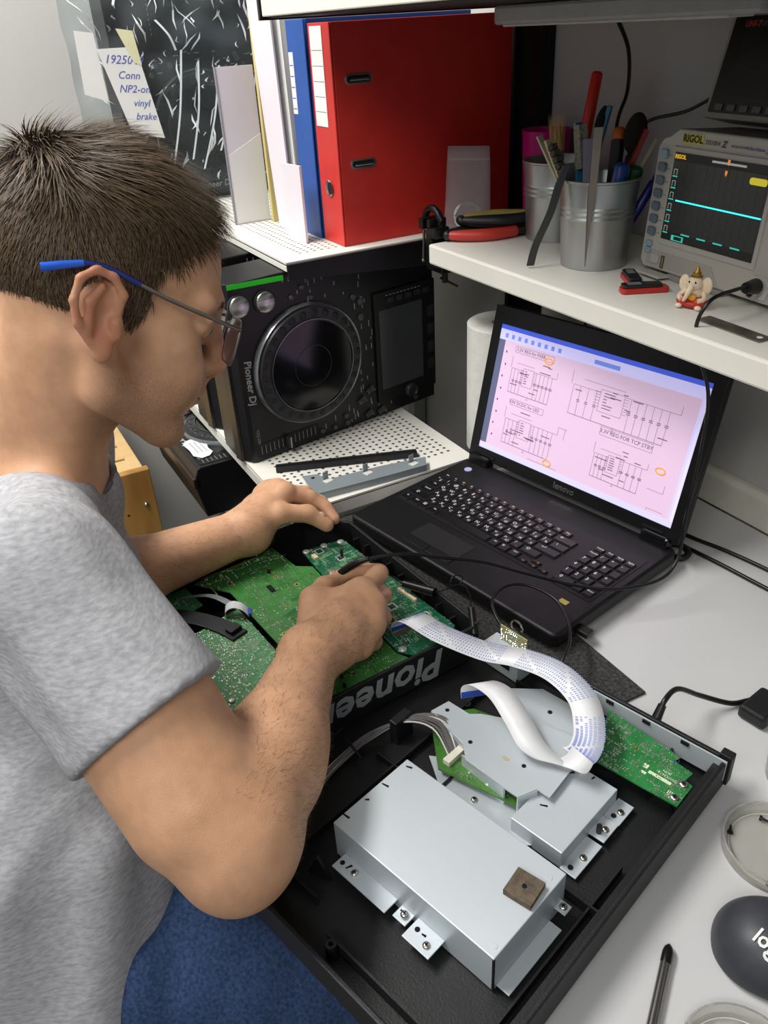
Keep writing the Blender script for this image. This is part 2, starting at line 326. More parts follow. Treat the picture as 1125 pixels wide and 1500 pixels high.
for u, v in ((.285, .145+.03), (.385, .915), (.895, .655)):
    q = MB(LM); pts = [(sx0+u*SW+(.0062 if c else -.0062)*0+.007*math.cos(a)*(1), sy1-v*SH+.0042*math.sin(a), .0003) for c in (0,) for a in [i*math.pi/10 for i in range(21)]]
    q.tube(pts, .0009, 6); q.build('orange_mark', emi('screen_orange', 'e0982c', .4), lp)
Q = MB()
for i in range(8): srect(Q, .05+(i % 2)*.006, .19+i*.095, .056+(i % 2)*.006, .205+i*.095, .0001)
stuff(Q.build('page_marks', pm('screen_text', '55435a', .5), lp))
# ================================================================ black bottom tray with silver boxes
th = math.radians(16.5)
tr = thing('bottom_shell', 'black plastic bottom shell tray of a deck holding silver boxes, hanging over desk edge', 'electronics', (.598, .094, .7540), th)
# local: x from -.32 to 0 (left..right), y from -.385 to 0 (front..rear)
RIM = .0375
TRM = pm('tray_black', '141516', .5, 0, .2, 25, .25, 500)
b = MB(); b.box((-.16, -.1925, .004), (.316, .381, .003)); b.build('floor_panel', TRM, tr)
def wall(x0, y0, x1, y1, h, nm='side_wall'):
    m = MB(); m.box(((x0+x1)/2, (y0+y1)/2, (h+.003)/2), (abs(x1-x0), abs(y1-y0), h-.003)); m.build(nm, TRM, tr, bevel=.0015)
wall(-.0045, -.385, 0, 0, RIM, 'right_wall'); wall(-.32, -.385, -.005, -.380, RIM-.004, 'front_wall'); wall(-.262, -.005, -.005, 0, RIM, 'rear_wall'); wall(-.32, -.379, -.316, -.006, .009, 'left_wall')
b = MB(); b.box((-.008, -.19, .030), (.006, .36, .002)); b.build('inner_ledge', TRM, tr)
for x, y in ((-.03, -.03), (-.03, -.355), (-.29, -.35)): MB().lathe([(.018, -.001), (.02, .002), (.02, .0035)], 24, TR(x, y)).build('foot', BLACKP, tr, smooth=40)
MB().box((-.003, -.001, .024), (.012, .010, .036)).build('corner_block', TRM, tr, bevel=.001)
for x, y, dx, dy, h in ((-.215, -.2, .10, .002, .008), (-.215, -.13, .10, .002, .008), (-.24, -.2, .002, .3, .009), (-.19, -.12, .002, .14, .008), (-.03, -.2, .04, .002, .012), (-.03, -.05, .05, .002, .016), (-.05, -.03, .002, .05, .016), (-.10, -.36, .12, .002, .014), (-.24, -.345, .1, .002, .012), (-.022, -.25, .002, .2, .010), (-.14, -.03, .16, .002, .012)):
    MB().box((x, y, .0055+h/2), (dx, dy, h)).build('rib', TRM, tr)
for x, y, h in ((-.018, -.06, .02), (-.045, -.022, .022), (-.225, -.36, .022), (-.15, -.365, .022), (-.06, -.37, .022), (-.215, -.16, .014), (-.24, -.09, .014), (-.03, -.34, .016)):
    MB().lathe([(.0055, .005), (.0045, h), (.0022, h), (.0022, h-.006)], 16, TR(x, y)).build('screw_boss', TRM, tr, smooth=40)
for x, y, rz in ((-.265, -.33, .3), (-.21, -.325, .3), (-.03, -.065, 0)):
    m = MB(); m.add([(-.012, 0, 0), (.012, 0, 0), (0, 0, .026)], [(0, 1, 2)], TR(x, y, .0055, rz)); m.build('gusset', TRM, tr, thick=.003)
def screw(x, y, z, parent, r=.0034, M=None):
    m = MB(M); m.lathe([(r, 0), (r, .0008), (r*.8, .0018), (r*.35, .0023), (.0001, .0023)], 14, TR(x, y, z)); o = m.build('screw', SCREW, parent, smooth=40)
    c = MB(M); c.box((x, y, z+.00235), (r*1.1, r*.25, .0003)); c.box((x, y, z+.00235), (r*.25, r*1.1, .0003)); c.build('screw_slot', DARKHOLE, o)
def W2T(x, y):  # world to tray local
    dx, dy = x-.598, y-.094; return (dx*math.cos(th)+dy*math.sin(th), -dx*math.sin(th)+dy*math.cos(th))
# big silver box: world corners at z .803
SB = pm('silver_box', 'c6ced2', .45, .35, .04, 7, .06, 40)
def metal_box(name, label, pts, z0, z1, flanges, parent=tr, slots=()):
    m = MB(); m.prism(pts, z0, z1); o = m.build(name, SB, parent, bevel=.0008)
    o['label'] = label
    return o
cs = [W2T(*p) for p in ((.479, -.254), (.452, -.164), (.618, -.120), (.645, -.208))]
mx = sum(c[0] for c in cs)/4; my = sum(c[1] for c in cs)/4; bw, bh = .173/2, .093/2
x0, x1, y0b, y1b = mx-bw, mx+bw, my-bh, my+bh
big = metal_box('power_supply_cover', 'large pale silver box', [(x0, y0b), (x1, y0b), (x1, y1b), (x0, y1b)], .007, .0495, ())
MB().box((x1-.0006, y0b+.0006, .028), (.0016, .0016, .040)).build('corner_gap', DARKHOLE, tr)
m = MB(); m.box((x1-.016, my+.012, .0525), (.024, .024, .006), .12); m.build('foam_pad', pm('foam_brown', '5d5244', .95, 0, .35, 150, .8, 600), tr)
MB().cyl((x1-.016, my+.012, .0555), (x1-.016, my+.012, .0559), .002).build('hole', DARKHOLE, tr)
def slot(x, y, z, l, rz): m = MB(); m.prism([(-l/2, -.0006), (l/2, -.0012), (l/2, .0008), (-l/2, .0006)], 0, .0003, TR(x, y, z, rz)); m.build('slot', DARKHOLE, tr)
slot(x0+.008, y1b-.006, .0496, .006, .4); slot(x0+.006, y1b-.035, .0496, .007, .2); slot(x0+.004, y0b+.012, .0496, .007, .1); slot(x0+.005, y0b+.036, .0496, .004, .8)
for x, y in ((x1-.006, y0b+.008), (x1-.008, y1b-.012)): MB().lathe([(.0028, 0), (.0024, .0004)], 14, TR(x, y, .0494)).build('rivet', SB, tr)
# flanges of the big box
def flange(xa, ya, xb, yb, z=.012, nm='flange'):
    m = MB(); m.box(((xa+xb)/2, (ya+yb)/2, z), (abs(xb-xa), abs(yb-ya), .0016)); return m.build(nm, SB, tr, bevel=.0004)
flange(x0+.012, y0b-.016, x0+.075, y0b, .018); flange(x0+.08, y0b-.012, x0+.094, y0b, .016); flange(x0+.098, y0b-.02, x0+.126, y0b, .018); flange(x1, y0b+.004, x1+.012, y1b-.02, .010); flange(x1, y1b-.014, x1+.010, y1b-.004, .02)
for x, y in ((x0+.032, y0b-.008), (x0+.088, y0b-.006), (x0+.118, y0b-.013)): screw(x, y, .0188, tr)
for x, y in ((x0+.017, y0b-.008), (x0+.104, y0b-.008)): MB().cyl((x, y, .0186), (x, y, .0192), .0022).build('hole', DARKHOLE, tr)
slot(x0+.024, y0b-.007, .0189, .006, 1.2); slot(x0+.111, y0b-.008, .0189, .004, .2); slot(x0+.085, y0b-.004, .0169, .006, .1); screw(x1+.005, y1b-.009, .0208, tr)
# base plate between boxes
P = lambda *ps: [W2T(*q) for q in ps]
m = MB(); m.prism(P((.43, -.13), (.50, -.045), (.575, -.085), (.53, -.16)), .009, .0106); m.build('base_plate', SB, tr)
for q in ((.497, -.122), (.532, -.126)): screw(*W2T(*q), .0106, tr)
# green board beneath the shield
PCBL = pm('pcb_green_light', '4b7d33', .35, 0, .25, 120, col2='37692a')
m = MB(); m.prism(P((.392, -.105), (.408, -.062), (.46, -.03), (.55, -.05), (.552, -.085), (.455, -.135)), .018, .0196); lb_ = m.build('circuit_board', PCBL, tr)
# stepped shield (world outline at z .79)
m = MB(); m.prism(P((.400, -.108), (.398, -.086), (.424, -.078), (.430, -.068), (.478, -.022), (.518, .000), (.532, -.040), (.545, -.074), (.532, -.078), (.530, -.098), (.516, -.102), (.470, -.114), (.452, -.104)), .033, .0345)
m.prism(P((.463, -.1135), (.515, -.1025), (.5155, -.101), (.4635, -.112)), .0106, .0335); m.prism(P((.400, -.1085), (.455, -.1045), (.455, -.103), (.4, -.107)), .026, .0335); m.prism(P((.529, -.098), (.5315, -.078), (.533, -.078), (.5305, -.098)), .012, .0335); sh = m.build('shield_plate', SB, tr)
for q in ((.505, -.072), (.455, -.098), (.408, -.094)): MB().cyl((*W2T(*q), .0344), (*W2T(*q), .0348), .0022).build('hole', DARKHOLE, tr)
m = MB(); m.prism([(x*.004, y*.0025) for x, y in ((-1, -.6), (0, -1), (1, -.4), (.9, .6), (0, 1), (-.9, .5))], 0, .0002, TR(*W2T(.489, -.081), .0346)); m.build('glue_spot', pm('glue', 'b2a890', .6), tr)
screw(*W2T(.541, -.088), .0197, tr)
# side metal by the rear: long plate and third box
m = MB(); m.prism(P((.40, -.022), (.425, .015), (.515, .042), (.525, .004), (.475, -.026)), .020, .0216); m.build('rear_plate', SB, tr)
MB().cyl((*W2T(.455, .0), .0214), (*W2T(.455, .0), .0222), .0024).build('hole', DARKHOLE, tr)
cs = [W2T(*p) for p in ((.541, -.117), (.523, -.024), (.567, -.003), (.598, -.108))]
bx0, bx1 = min(cs[0][0], cs[1][0]), max(cs[2][0], cs[3][0])-.004; by0, by1 = min(c[1] for c in cs)+.012, max(c[1] for c in cs)-.008
third = metal_box('drive_cover', 'smaller pale silver box beside the right wall', [(bx0, by0), (bx1, by0), (bx1, by1), (bx0, by1)], .007, .027, ())
slot(bx0+.012, by1-.012, .0271, .006, .9); slot(bx0+.014, by0+.03, .0271, .007, .5); slot(bx0+.03, by1-.004, .0271, .004, 1.4)
for k, (ya, yb, z) in enumerate(((by0-.002, by0+.040, .010), (by0+.042, by0+.066, .013), (by0+.067, by1+.004, .011))):
    flange(bx1, ya, bx1+.016, yb, z); screw(bx1+.010, (ya+yb)/2, z+.0008, tr)
    MB().cyl((bx1+.007, ya+.006, z+.0006), (bx1+.007, ya+.006, z+.0016 if k != 1 else z+.010), .0024).build('peg', BLACKP, tr)
# green board at the right rear
def pads(mb, pts, n, z, seed, smin=.0004, smax=.0011, M=None):
    """scatter solder pads inside a polygon"""
    r = random.Random(seed); xs = [q[0] for q in pts]; ys = [q[1] for q in pts]; c = 0
    def inside(x, y):
        s = False; j = len(pts)-1
        for i in range(len(pts)):
            if (pts[i][1] > y) != (pts[j][1] > y) and x < (pts[j][0]-pts[i][0])*(y-pts[i][1])/(pts[j][1]-pts[i][1])+pts[i][0]: s = not s
            j = i
        return s
    while c < n:
        x = r.uniform(min(xs), max(xs)); y = r.uniform(min(ys), max(ys)); c += 1
        if not inside(x, y): continue
        k = r.random()
        if k < .5:
            for i in range(r.randint(1, 6)):
                q = (x+i*.0026*(k < .25), y+i*.0026*(k >= .25))
                if inside(*q): a = r.uniform(smin, smax); mb.lathe([(a, 0), (a*.5, a*.8), (.00005, a*.9)], 6, TR(*q, z), cap=False)
        else: mb.box((x, y, z+.0003), (r.uniform(.0008, .003), r.uniform(.0008, .0018), .0006))
SOLD = pm('solder', 'c8cbbd', .25, .9, .2, 400)
PCBG = pm('pcb_green', '1f6a33', .32, 0, .22, 70, col2='2c7d40')
PCBD = pm('pcb_dark_green', '0d5636', .3, 0, .22, 70, col2='15684a')
SILK = pm('silk_print', 'c9d8b8', .5)
e_ = MB(); pads(e_, P((.394, -.104), (.409, -.064), (.46, -.032), (.549, -.051), (.55, -.084), (.455, -.133)), 420, .0196, 31); stuff(e_.build('solder_points', SOLD, lb_))
gp = P((.526, -.012), (.491, .046), (.571, .060), (.571, .052), (.590, .055), (.592, .043), (.600, .044), (.6085, .016))
m = MB(); m.prism(gp, .030, .0316); gb = m.build('rear_circuit_board', PCBG, tr)
m = MB(); pads(m, gp, 380, .0316, 4); stuff(m.build('solder_points', SOLD, gb))
m = MB(); qx, qy = W2T(.578, .026); m.box((qx, qy, .0318), (.022, .0035, .0002)); m.box((qx-.016, qy+.004, .0318), (.005, .005, .0002)); m.box((qx-.014, qy-.004, .0318), (.005, .003, .0002))
for k in range(6): m.box((qx+.013+k*.0017, qy-.011, .0318), (.0008, .008, .0002))
stuff(m.build('silk_print', SILK, gb))
text_mesh([('DWX3616-', .0042, TR(qx+.004, qy+.0055, .0318, math.pi)), ('JKSN', .0038, TR(qx+.002, qy+.010, .0318, math.pi))], .0001).build('board_lettering', SILK, gb)
text_mesh([('N', .007, TR(qx+.002, qy+.026, .0318, .6), .4)], .0001).build('pen_mark', pm('pen_blue', '1a3f7a', .5), gb)
MB().ell((*W2T(.541, .033), .0325), (.0014, .0014, .001)).build('red_dot', pm('red_dot', 'b33a22', .4), gb)
for q in ((.5945, .0385), (.6005, .021)): screw(*W2T(*q), .0316, tr, .0042)
rp = W2T(.535, .062); m = MB(); m.box((rp[0], -.0095, .027), (.14, .0016, .024)); m.build('rear_panel', SB, tr)
for x in (rp[0]-.05, rp[0]-.01, rp[0]+.03): MB().box((x, -.0105, .036), (.008, .002, .004)).build('slot', DARKHOLE, tr)
# usb bracket at the rear left
ub = W2T(.365, .012); UM = TR(ub[0], ub[1], 0, math.radians(-5))
m = MB(UM); m.box((0, 0, .022), (.05, .022, .030)); m.build('usb_bracket', SB, tr, bevel=.0006)
MB(UM).box((.008, -.0112, .022), (.012, .001, .008)).build('bracket_opening', DARKHOLE, tr)
m = MB(UM); m.box((.004, .006, .044), (.038, .0016, .026)); ubd = m.build('usb_board', pm('pcb_edge', '7f9b84', .4, 0, .3, 200, col2='a88f3e'), tr)
m = MB(UM @ Matrix.Translation((.004, .005, .044)) @ Matrix.Rotation(math.pi/2, 4, 'X')); pads(m, [(-.018, -.012), (.018, -.012), (.018, .012), (-.018, .012)], 60, 0, 8, .0006, .0014); stuff(m.build('solder_points', SOLD, ubd))
m = MB(UM); m.tube([(.004+.008*math.cos(a), .010, .062+.008*math.sin(a)) for a in [i*math.pi/8 for i in range(17)]], .0012, 6); m.build('usb_port_ring', SILVER, tr)
screw(0, 0, 0, tr, .0034, UM @ Matrix.Translation((-.016, -.0112, .022)) @ Matrix.Rotation(math.pi/2, 4, 'X'))
# wire loom
WG = pm('wire_grey', '6d6a69', .5); WW = pm('wire_white', 'd8d6cf', .5)
A = W2T(.45, -.108); 
for i in range(13):
    o = i*.0021; r = random.Random(i)
    pts = [(A[0]-.002, A[1]-.012+o*.55, .024), (A[0]-.03, A[1]-.004+o*.8, .034+r.uniform(-.002, .003)), (A[0]-.062, A[1]-.013+o*.5, .028+r.uniform(-.003, .003)), (A[0]-.085+o*.3, A[1]-.045, .016+r.uniform(0, .006)), (A[0]-.09+o*.3, A[1]-.085, .010), (A[0]-.085+o*.3, A[1]-.11, .010)]
    MB().tube(spline(pts, 6), .0009, 6).build('wire', WW if i in (0, 9) else WG, tr, smooth=60)
MB().box((A[0], A[1]-.006, .0225), (.008, .026, .006)).build('wire_connector', pm('connector_white', 'ddd8c8', .5), tr, bevel=.0005)
MB().box((A[0]-.066, A[1]-.012, .020), (.010, .024, .030)).build('wire_clip', BLACKP, tr, bevel=.001)
m = MB(); m.cyl((A[0]-.095, A[1]-.062, .022), (A[0]-.066, A[1]-.068, .019), .0012); m.build('cable_tie', BLACKP, tr)
# ================================================================ upturned top shell with boards
tp5 = math.radians(5)
pn = thing('top_shell', 'upturned black top shell of a deck filled with green circuit boards', 'electronics', (.021, -.032, .764), tp5)
PW, PL, PH = .315, .40, .048
def pseg(a, b, h, nm, t=.004):
    a = Vector((*a, 0)); b = Vector((*b, 0)); d = (b-a).normalized(); n = Vector((-d.y, d.x, 0))*t
    m = MB(); m.prism([(a.x, a.y), (b.x, b.y), (b.x+n.x, b.y+n.y), (a.x+n.x, a.y+n.y)], .0005, h); return m.build(nm, TRM, pn, bevel=.0008)
m = MB(); m.prism([(.002, -PL+.002), (PW-.002, -PL+.002), (PW-.002, -.002), (.045, -.002), (.002, -.05)], 0, .003); m.build('floor_panel', TRM, pn)
pseg((0, -PL), (PW, -PL), PH, 'front_wall'); rw = pseg((PW, -PL+.0045), (PW, -.0045), PH-.003, 'right_wall'); pseg((PW, 0), (.0455, 0), PH, 'rear_wall'); pseg((.045, 0), (0, -.05), PH, 'corner_wall'); pseg((0, -.0505), (0, -PL+.0045), PH, 'left_wall')
for i in range(9):
    x = .07+i*.026; MB().box((x, -.0085, .017+.008), (.0016, .008, .022+.006*(i % 2))).build('rib', TRM, pn)
text_mesh([('Pioneer', .050, frame((PW+.0003, -.128, .0225), (0, -1, 0), (0, 0, -1), (1, 0, 0)), .2, .0012)]).build('pioneer_logo', pm('logo_grey', '8b8e90', .5), pn)
def board(pts, z, mat, npads, seed, nm='circuit_board'):
    m = MB(); m.prism(pts, z, z+.0016); o = m.build(nm, mat, pn)
    e = MB(); pads(e, pts, npads, z+.0016, seed); stuff(e.build('solder_points', SOLD, o)); return o
def tracks(o, x0, y0, x1, y1, z, n, seed, mat):
    r = random.Random(seed); m = MB()
    for i in range(n):
        x = r.uniform(x0, x1); y = r.uniform(y0, y1); l = min(r.uniform(.006, .026), x1-x+.002, y1-y+.002)
        for k in range(r.randint(2, 6)):
            if r.random() < .5: m.box((x+l/2, y+k*.0013, z), (l, .0005, .0001))
            else: m.box((x+k*.0013, y+l/2, z), (.0005, l, .0001))
    return stuff(m.build('board_tracks', mat, o))
PCBA = pm('pcb_mid_green', '33752f', .32, 0, .2, 60, col2='468a43'); PCBB = pm('pcb_pale_green', '3f8d52', .33, 0, .2, 60, col2='4f9a62')
TRK = pm('track_light', '8fbf8a', .4); TRKD = pm('track_dark', '1e6a2a', .4); YLW = pm('board_edge_yellow', '9aa03c', .5)
bz = .030
bd = board([(.046, -.078), (.055, -.020), (.287, -.012), (.300, -.030), (.300, -.078), (.284, -.090), (.089, -.082)], bz, PCBD, 800, 11, 'main_circuit_board')
tracks(bd, .06, -.08, .28, -.022, bz+.0017, 60, 1, TRK)
ba = board([(.024, -.222), (.012, -.105), (.069, -.100), (.083, -.0835), (.284, -.0915), (.303, -.083), (.309, -.200), (.305, -.245), (.262, -.245), (.258, -.192), (.197, -.189), (.069, -.192)], bz-.001, PCBA, 1300, 12)
tracks(ba, .03, -.18, .3, -.1, bz+.0007, 50, 2, TRKD)
bb = board([(.112, -.262), (.096, -.196), (.192, -.194), (.252, -.197), (.254, -.250), (.250, -.275), (.240, -.281), (.128, -.279)], bz-.006, PCBB, 900, 13)
tracks(bb, .12, -.27, .24, -.2, bz-.0043, 60, 3, TRK)
bc = board([(.012, -.285), (.012, -.230), (.058, -.226), (.076, -.285)], bz-.010, PCBB, 60, 14)
e = MB(); e.box((.046, -.207, bz+.0008), (.044, .0016, .0004)); e.box((.02, -.16, bz+.0008), (.0012, .1, .0004)); e.box((.30, -.15, bz+.0008), (.0012, .1, .0004)); stuff(e.build('board_edge', YLW, ba))
# square chip outlines, connectors, holes
for x, y in ((.09, -.045), (.115, -.03), (.215, -.05), (.252, -.028), (.235, -.085+.02), (.06, -.06)):
    m = MB()
    for sx, sy, dx, dy in ((0, .0048, .011, .0009), (0, -.0048, .011, .0009), (.0052, 0, .0009, .0098), (-.0052, 0, .0009, .0098)): m.box((x+sx, y+sy, bz+.0018), (dx, dy, .0002))
    m.build('chip_outline', WPRINT, bd); MB().box((x, y, bz+.0019), (.006, .0055, .0006)).build('chip', pm('chip_dark', '2a3330', .4), bd)
MB().box((.209, -.0235, bz+.0035), (.032, .004, .004), .1).build('cream_connector', pm('connector_cream', 'd8cda6', .5), bd, bevel=.0004)
MB().box((.07, -.072, bz+.0035), (.010, .006, .004)).build('cream_connector', pm('connector_cream', 'd8cda6', .5), bd, bevel=.0004)
m = MB(); m.box((.261, -.062, bz+.0026), (.005, .030, .002)); m.build('ribbon_socket', pm('socket_brown', '6a5647', .5), bd)
m = MB(); m.box((.0, 0, 0), (.016, .0065, .0006)); o = MB(TR(.093, -.148, bz+.0009)).box((0, 0, 0), (.016, .0065, .0006)).build('slot', DARKHOLE, ba)
for x, y in ((.041+.009, -.074), (.052, -.048), (.058, -.026), (.284, -.083), (.290, -.045)): MB().lathe([(.0048, 0), (.0045, .0009), (.0036, .0016), (.0001, .0018)], 16, TR(x, y, bz+.0016)).build('screw', pm('screw_white', 'd6d8d2', .3, .4), bd, smooth=40)
def ringhole(x, y, z, par):
    m = MB(); m.lathe([(.0036, 0), (.0036, .0005), (.0018, .0005), (.0018, 0)], 18, TR(x, y, z), cap=False); o = m.build('mounting_ring', pm('gold_ring', 'b9b56a', .35, .6), par)
    MB().lathe([(.0018, .0001), (.0001, .0002)], 14, TR(x, y, z), cap=False).build('hole', DARKHOLE, o)
for x, y in ((.032, -.21), (.052, -.185), (.075, -.132), (.105, -.118), (.245, -.215), (.18, -.175)): ringhole(x, y, bz+.0006, ba)
for x, y in ((.12, -.20), (.14, -.272), (.237, -.268)): 
    m = MB(); m.lathe([(.0036, 0), (.0036, .0008), (.0028, .002), (.0001, .0024)], 14, TR(x, y, bz-.0044)); m.build('screw', SCREW, bb, smooth=40)
m = MB(); m.lathe([(.0036, 0), (.0036, .0008), (.0028, .002), (.0001, .0024)], 14, TR(.284, -.148, bz+.0006)); m.build('screw', SCREW, ba, smooth=40)
ringhole(.03, -.26, bz-.0084, bc)
for x, y, h in ((.088, -.042, .012), (.062, -.135, .006), (.295, -.165, .006), (.28, -.16, .005)): MB().cyl((x, y, bz), (x, y, bz+h), .0022, .0018).build('black_pin', BLACKP, ba)
# curved black plastic guide and small ribbons
m = MB(); pts = [(.125-.09*math.cos(a)*.62-.0, -.36+.175*math.sin(a), bz-.002) for a in [math.radians(35+i*5) for i in range(15)]]
cx, cy, R_ = .19, -.385, .185
pts = [(cx+R_*math.cos(a), cy+R_*math.sin(a)) for a in [math.radians(104+i*5) for i in range(13)]]; pin = [(cx+(R_-.022)*math.cos(a), cy+(R_-.022)*math.sin(a)) for a in [math.radians(104+i*5) for i in range(13)]]
m.prism(pts+pin[::-1], bz-.012, bz-.001); m.build('jog_guide', pm('guide_black', '232427', .4), pn, bevel=.0008)
for a in (108, 150): x, y = cx+(R_-.01)*math.cos(math.radians(a)), cy+(R_-.01)*math.sin(math.radians(a)); MB().box((x, y, bz+.001), (.016, .012, .006), math.radians(a)).build('guide_clip', BLACKP, pn, bevel=.001)
for i in range(7):
    o = i*.0013
    MB().tube(spline([(.098, -.206+o, bz-.001), (.09, -.208+o, bz+.004), (.065, -.222+o*1.0, bz+.006), (.045, -.25+o*.9, bz+.003), (.043, -.258+o*.6, bz-.004)], 6), .00065, 6).build('wire', pm('wire_blue_grey', '9fb0b4', .5) if i % 2 else WG, pn, smooth=60)
m = MB(); m.strip(spline([(.118, -.19, bz-.001), (.112, -.196, bz+.008), (.104, -.205, bz+.010), (.10, -.212, bz+.004), (.101, -.213, bz-.004)], 5), (.9, -.43, 0), .014); m.build('white_ribbon', pm('ffc_white', 'd6d7d8', .4), pn, thick=.0004)
MB().box((.1185, -.1895, bz+.001), (.012, .004, .003), -.4).build('blue_tab', pm('ffc_blue', '2a4fae', .4), pn)
m = MB(); m.box((.205, -.194, bz), (.012, .004, .008)); m.build('orange_connector', pm('connector_orange', 'b8812f', .5), pn, bevel=.0004)
MB().box((.218, -.196, bz-.002), (.016, .012, .010)).build('black_connector', BLACKP, pn, bevel=.0005)
# ================================================================ flat ribbon cables (each lies loose between the shells)
FFC = pm('ffc_white', 'd6d7d8', .4)
def ribbon(name, label, pts, sides, wid, marks=False):
    P_ = spline(pts, 8); S_ = [v.normalized() for v in spline(sides, 8)]
    t_ = thing(name, label, 'cable', pts[0])
    off = Vector(pts[0]); m = MB(); m.strip([q-off for q in P_], S_, wid); m.build('ribbon', FFC, t_, smooth=60, thick=.0004)
    e = MB(); d = (P_[1]-P_[0]).normalized(); e.strip([P_[0]-off+d*.0005, P_[0]-off+d*.007], [S_[0], S_[1]], wid*.98); 
    e.build('blue_end', pm('ffc_blue', '2a4fae', .4), t_, thick=.0014)
    if marks:
        m = MB(); r = random.Random(5)
        for k in range(6, len(P_)-2):
            if (k // 4) % 5 == 4: continue
            p, s_ = P_[k]-off, S_[k]; f = (P_[k+1]-P_[k]); n = s_.cross(f).normalized()
            if n.z < 0 and abs(n.z) > .2: n = -n
            if n.dot(Vector(CC)-P_[k]) < 0: n = -n
            for row in range(2):
                b0 = f*(row*.5+.1); b1 = f*(row*.5+.1)+f.normalized()*.0009
                for j in range(7):
                    if (j+k+row) % 9 == 0: continue
                    a = s_*(wid*(j/7-.42)); c = s_*(wid*(j/7-.42+.085)); q = p+n*.0005
                    m.add([tuple(q+a+b0), tuple(q+c+b0), tuple(q+c+b1), tuple(q+a+b1)], [(0, 1, 2, 3)])
        stuff(m.build('print_marks', pm('ffc_print', '8d99cf', .5), t_))
    return t_
ribbon('ribbon_cable', 'long white ribbon cable with blue print arching from green board to shell', [(.283, -.073, .7985), (.287, -.074, .812), (.300, -.068, .822), (.335, -.052, .816), (.372, -.022, .806), (.405, -.002, .812), (.448, .010, .820), (.493, .006, .822), (.523, -.012, .815), (.530, -.024, .803), (.524, -.028, .794)],
       [(.1, 1, 0), (.1, 1, 0), (.0, 1, .0), (-.25, 1, 0), (-.5, .9, .05), (-.35, .95, .1), (-.1, 1, .1), (.35, .95, .05), (.8, .6, 0), (1, .3, 0), (1, .2, 0)], .029, True)
ribbon('ribbon_cable', 'plain white ribbon cable looping over the silver shield plate', [(.408, -.062, .7905), (.406, -.0605, .803), (.415, -.056, .812), (.440, -.052, .816), (.472, -.055, .810), (.500, -.058, .802), (.525, -.050, .797), (.535, -.038, .799), (.534, -.028, .806)],
       [(.35, .94, 0), (.35, .94, 0), (.3, .95, 0), (.15, 1, 0), (.25, .97, 0), (.35, .94, 0), (.75, .66, 0), (1, .2, 0), (1, .1, 0)], .026)
